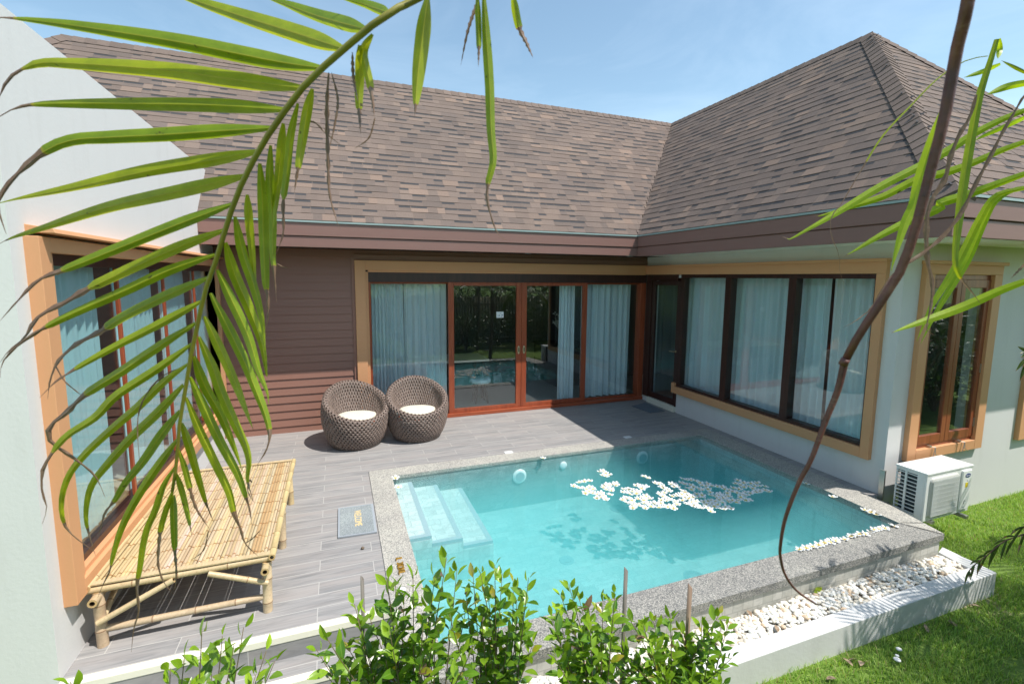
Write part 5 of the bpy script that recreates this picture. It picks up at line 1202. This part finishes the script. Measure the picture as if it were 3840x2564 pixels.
# fallen dry leaves
DRY = (((3440+590/2.595, 1960+805/2.595), 'curled pale brown leaf on the shaded grass off the kerb corner'), ((3440+345/2.595, 1960+970/2.595), 'upright brown dry leaf in sunny grass below the kerb'), ((3440+95/2.595, 1960+1035/2.595), 'thin dry leaf standing in grass against the kerb foot'), ((3440+610/2.595, 1960+700/2.595), 'pale dry leaf leaning at the kerb corner'), ((3440+410/2.595, 1960+760/2.595), 'dark dry leaf tucked along the kerb foot'),
       ((2560+1140/1.823, 1704+1420/1.823), 'large grey brown leaf, one of two overlapping on the near lawn'), ((2560+1165/1.823, 1704+1395/1.823), 'long narrow dry leaf lying across a larger one on the near lawn'), ((2560+1220/1.823, 1704+1420/1.823), 'small dry leaf beside the overlapping pair on the lawn'), ((2560+1020/1.823, 1704+1525/1.823), 'long dry leaf closest to the picture bottom on the lawn'), ((2560+1845/1.823, 1704+1150/1.823), 'single dry leaf lying in the shade across the lawn'))
for i, ((u, v), lab) in enumerate(DRY):
    p = on(u, v, z=ZG+.02); mb = MB(); mb.pc = []; a = random.random()*6; d = V((math.cos(a), math.sin(a), random.uniform(0, .4)))
    leaf(mb, p-d*.03, d, V((random.gauss(0, .5), random.gauss(0, .5), 1)), random.uniform(.06, .10), random.uniform(.025, .04), .5, 1); tag(obj('dry_leaf', mb, M['dryleaf'], smooth=True), lab, 'leaf', 'dry leaves on the lawn')
PB = ((2560+645/1.823, 1704+1185/1.823, 'brown leaf lying on the pebbles near the brown stake'), (2560+1050/1.823, 1704+1000/1.823, 'brown curled leaf in the middle of the pebble bed'), (2560+1290/1.823, 1704+860/1.823, 'light brown leaf on the pebbles further along the coping'), (2560+440/1.823, 1704+1065/1.823, 'dark brown leaf against the tiled wall above the pebbles'), (2560+885/1.823, 1704+920/1.823, 'long yellow green leaf lying along the tiled wall'))
for i, (u, v, lab) in enumerate(PB):
    p = on(u, v, z=-.165); p.y = min(p.y, -5.03); mb = MB(); mb.pc = []; a = random.random()*6 if i < 4 else .25; d = V((math.cos(a), math.sin(a), .15))
    leaf(mb, p-d*.03, d, V((0, -.3, 1)), .07 if i < 4 else .15, .035, .8, 1 if i < 4 else 0); tag(obj('dry_leaf', mb, M['dryleaf'] if i < 4 else M['palmbright'], smooth=True), lab, 'leaf', 'leaves on the pebble bed')
for i, (u, v, lab) in enumerate(((2560+1478/1.823, 1704+1328/1.823, 'white stray pebble highest of three on the lawn'), (2560+1466/1.823, 1704+1370/1.823, 'smallest white stray pebble between two others on the lawn'), (2560+1466/1.823, 1704+1400/1.823, 'largest white stray pebble lowest of three on the lawn'))):
    p = on(u, v, z=ZG+.03); b = MB(); r = (.02, .014, .024)[i]; b.lathe([(.002, 0), (r*.8, r*.12), (r, r*.35), (r*.75, r*.62), (.002, r*.72)], (p.x, p.y, ZG+.024), 12, col=(.85, .85, .86)); tag(obj('pebble', b, M['pebble'], smooth=True), lab, 'pebble', 'stray pebbles on the lawn')

# ------------------------------------------------------------------ fence and trees on the far side of the garden
random.seed(50)
fe = thing('bamboo_fence', 'tall bamboo pole fence closing the garden, mirrored in the lawn window', 'fence', (0, -11.0, ZG))
b = MB()
for i in range(215):
    x = -8+i*.12; h = 1.9+random.uniform(-.03, .03); f_ = random.uniform(.5, 1.0); b.tube([(x, -11.0+random.uniform(-.01, .01), ZG), (x, -11.0, ZG+h)], .058, 7, col=(.34*f_, .30*f_, .17*f_))
obj('poles', b, M['bamboo'], fe, smooth=True)
b = MB()
for z in (.2, .9, 1.6): b.tube([(-8, -10.95, ZG+z), (17.7, -10.95, ZG+z)], .03, 6, col=(.3, .26, .15))
obj('rails', b, M['bamboo'], fe)
def tree(label, x, y, h, r, seed):
    random.seed(seed); t = thing('garden_tree', label, 'tree', (x, y, ZG), 'trees behind the bamboo fence'); b = MB(); b.tube([(x, y, ZG), (x+.1, y, ZG+h*.5), (x, y+.1, ZG+h*.8)], [.14, .1, .05], 8); obj('trunk', b, M['bark'], t)
    mb = MB(); mb.pc = []
    cl = [V((x+random.gauss(0, r*.45), y+random.gauss(0, r*.4), ZG+h*random.uniform(.3, 1.0))) for _ in range(34)]
    for c in cl:
        for _ in range(60):
            p = c+V((random.gauss(0, .26), random.gauss(0, .26), random.gauss(0, .22))); leaf(mb, p, V((random.gauss(0, 1), random.gauss(0, 1), random.gauss(-.2, .6))), V((random.gauss(0, .5), random.gauss(0, .5), 1)), random.uniform(.12, .2), .075, random.random())
    obj('crown', mb, M['tree'], t)
tree('dark leafy tree beyond the fence, mirrored in the sliding doors', -3.2, -11.9, 4.2, 1.6, 61); tree('dark leafy tree beyond the fence, mirrored in the lawn window', .2, -12.2, 4.6, 1.7, 62); tree('dark leafy tree beyond the fence at the far end of the garden', 3.2, -12.0, 4.3, 1.6, 63); tree('dark leafy tree beyond the fence, mirrored in the lawn window behind the air conditioner', 6.4, -12.1, 4.6, 1.8, 65); tree('dark leafy tree beyond the fence at the garden end, outermost of its row', 9.8, -12.3, 4.8, 1.9, 66); tree('dark leafy tree beyond the fence on the house side', -6.4, -12.2, 4.4, 1.7, 64)

# low bushes on the far side of the garden, behind the camera
random.seed(71)
bu = thing('garden_bush', 'dark leafy bush mirrored in the glass doors', 'bush', (0, 0, 0), 'bushes along the bamboo fence'); mb = MB(); mb.pc = []
for _ in range(26):
    c = V((random.gauss(0, .38), random.gauss(0, .28), random.uniform(.2, 2.0)))
    for _ in range(42):
        p = c+V((random.gauss(0, .17), random.gauss(0, .17), random.gauss(0, .17))); leaf(mb, p, V((random.gauss(0, 1), random.gauss(0, 1), random.gauss(-.1, .6))), V((random.gauss(0, .5), random.gauss(0, .5), 1)), random.uniform(.10, .19), .055, random.random())
lv = obj('leaves', mb, M['tree'], bu); tw = MB()
for _ in range(7): tw.tube([(0, 0, 0), (random.gauss(0, .2), random.gauss(0, .2), 1.0), (random.gauss(0, .4), random.gauss(0, .3), 1.9)], [.03, .02, .006], 6)
st_ = obj('stems', tw, M['bark'], bu)
for i, x in enumerate((-7.2, -6.1, -5.1, -4.1, -3.0, -2.0, -1.0, .1, 1.2, 2.4, 4.4, 5.2, 6.1, 7.0, 8.0)):
    r = bu if i == 0 else bu.copy()
    if i: 
        COL.objects.link(r)
        for ch in (lv, st_): c = ch.copy(); COL.objects.link(c); c.parent = r
    if i > 9: r['label'] = 'unseen dark leafy bush added to darken the lawn casement reflection'  # added out of view so the casement glass reflects dark green
    r.location = (x, (-9.6 if i < 10 else -7.3)+.35*math.sin(i*2.3), ZG); r.rotation_euler.z = i*1.3; r.scale = (1, 1, .8+.25*math.sin(i*1.7))

# ------------------------------------------------------------------ light
SUNV = V((.40, -.385, 1.0)).normalized()
w = bpy.data.worlds.new("World"); S.world = w; w.use_nodes = True; nt = w.node_tree; nt.nodes.clear()
sky = nt.nodes.new('ShaderNodeTexSky'); sky.sky_type = 'NISHITA'; sky.sun_disc = False
sky.sun_elevation = math.asin(SUNV.z); sky.sun_rotation = math.atan2(SUNV.x, SUNV.y)
sky.air_density = 1.0; sky.dust_density = .6; sky.ozone_density = 1.5
bg = nt.nodes.new('ShaderNodeBackground'); bg.inputs['Strength'].default_value = .138
wo = nt.nodes.new('ShaderNodeOutputWorld')
tc = nt.nodes.new('ShaderNodeTexCoord'); mp = nt.nodes.new('ShaderNodeMapping'); mp.inputs['Scale'].default_value = (1.4, 2.2, 5); mp.inputs['Rotation'].default_value = (0, .5, .6)
nz = nt.nodes.new('ShaderNodeTexNoise'); nz.inputs['Scale'].default_value = 1.6; nz.inputs['Detail'].default_value = 6; nz.inputs['Roughness'].default_value = .6; nz.inputs['Distortion'].default_value = .8
rp_ = nt.nodes.new('ShaderNodeValToRGB'); rp_.color_ramp.elements[0].position = .45; rp_.color_ramp.elements[1].position = .85; rp_.color_ramp.elements[1].color = (.10, .10, .10, 1); rp_.color_ramp.elements[0].color = (0, 0, 0, 1)
mxw = nt.nodes.new('ShaderNodeMix'); mxw.data_type = 'RGBA'; mxw.inputs[7].default_value = (7.5, 8.2, 8.8, 1)
nt.links.new(tc.outputs['Generated'], mp.inputs['Vector']); nt.links.new(mp.outputs[0], nz.inputs['Vector']); nt.links.new(nz.outputs['Fac'], rp_.inputs[0]); nt.links.new(rp_.outputs[0], mxw.inputs[0]); tn = nt.nodes.new('ShaderNodeMix'); tn.data_type = 'RGBA'; tn.blend_type = 'MULTIPLY'; tn.inputs[0].default_value = 1; tn.inputs[7].default_value = (.98, 1.0, .86, 1); nt.links.new(sky.outputs[0], tn.inputs[6]); nt.links.new(tn.outputs[2], mxw.inputs[6]); nt.links.new(mxw.outputs[2], bg.inputs[0]); nt.links.new(bg.outputs[0], wo.inputs[0])
sl = bpy.data.lights.new('sun', 'SUN'); sl.energy = 3.3; sl.angle = R_(.53); sl.color = (1, .955, .89)
so_ = bpy.data.objects.new('sun', sl); COL.objects.link(so_); so_.rotation_euler = SUNV.to_track_quat('Z', 'Y').to_euler(); so_.location = (6, -8, 14)
S.view_settings.view_transform = 'Standard'; S.view_settings.look = 'None'; S.view_settings.exposure = 0.86; S.view_settings.gamma = 1.0
S.cycles.max_bounces = 14; S.cycles.volume_bounces = 3; S.cycles.transparent_max_bounces = 24; S.cycles.diffuse_bounces = 7; S.cycles.glossy_bounces = 4
S.cycles.use_denoising = True; S.cycles.caustics_reflective = False; S.cycles.caustics_refractive = False
S.cycles.sample_clamp_indirect = 6.0
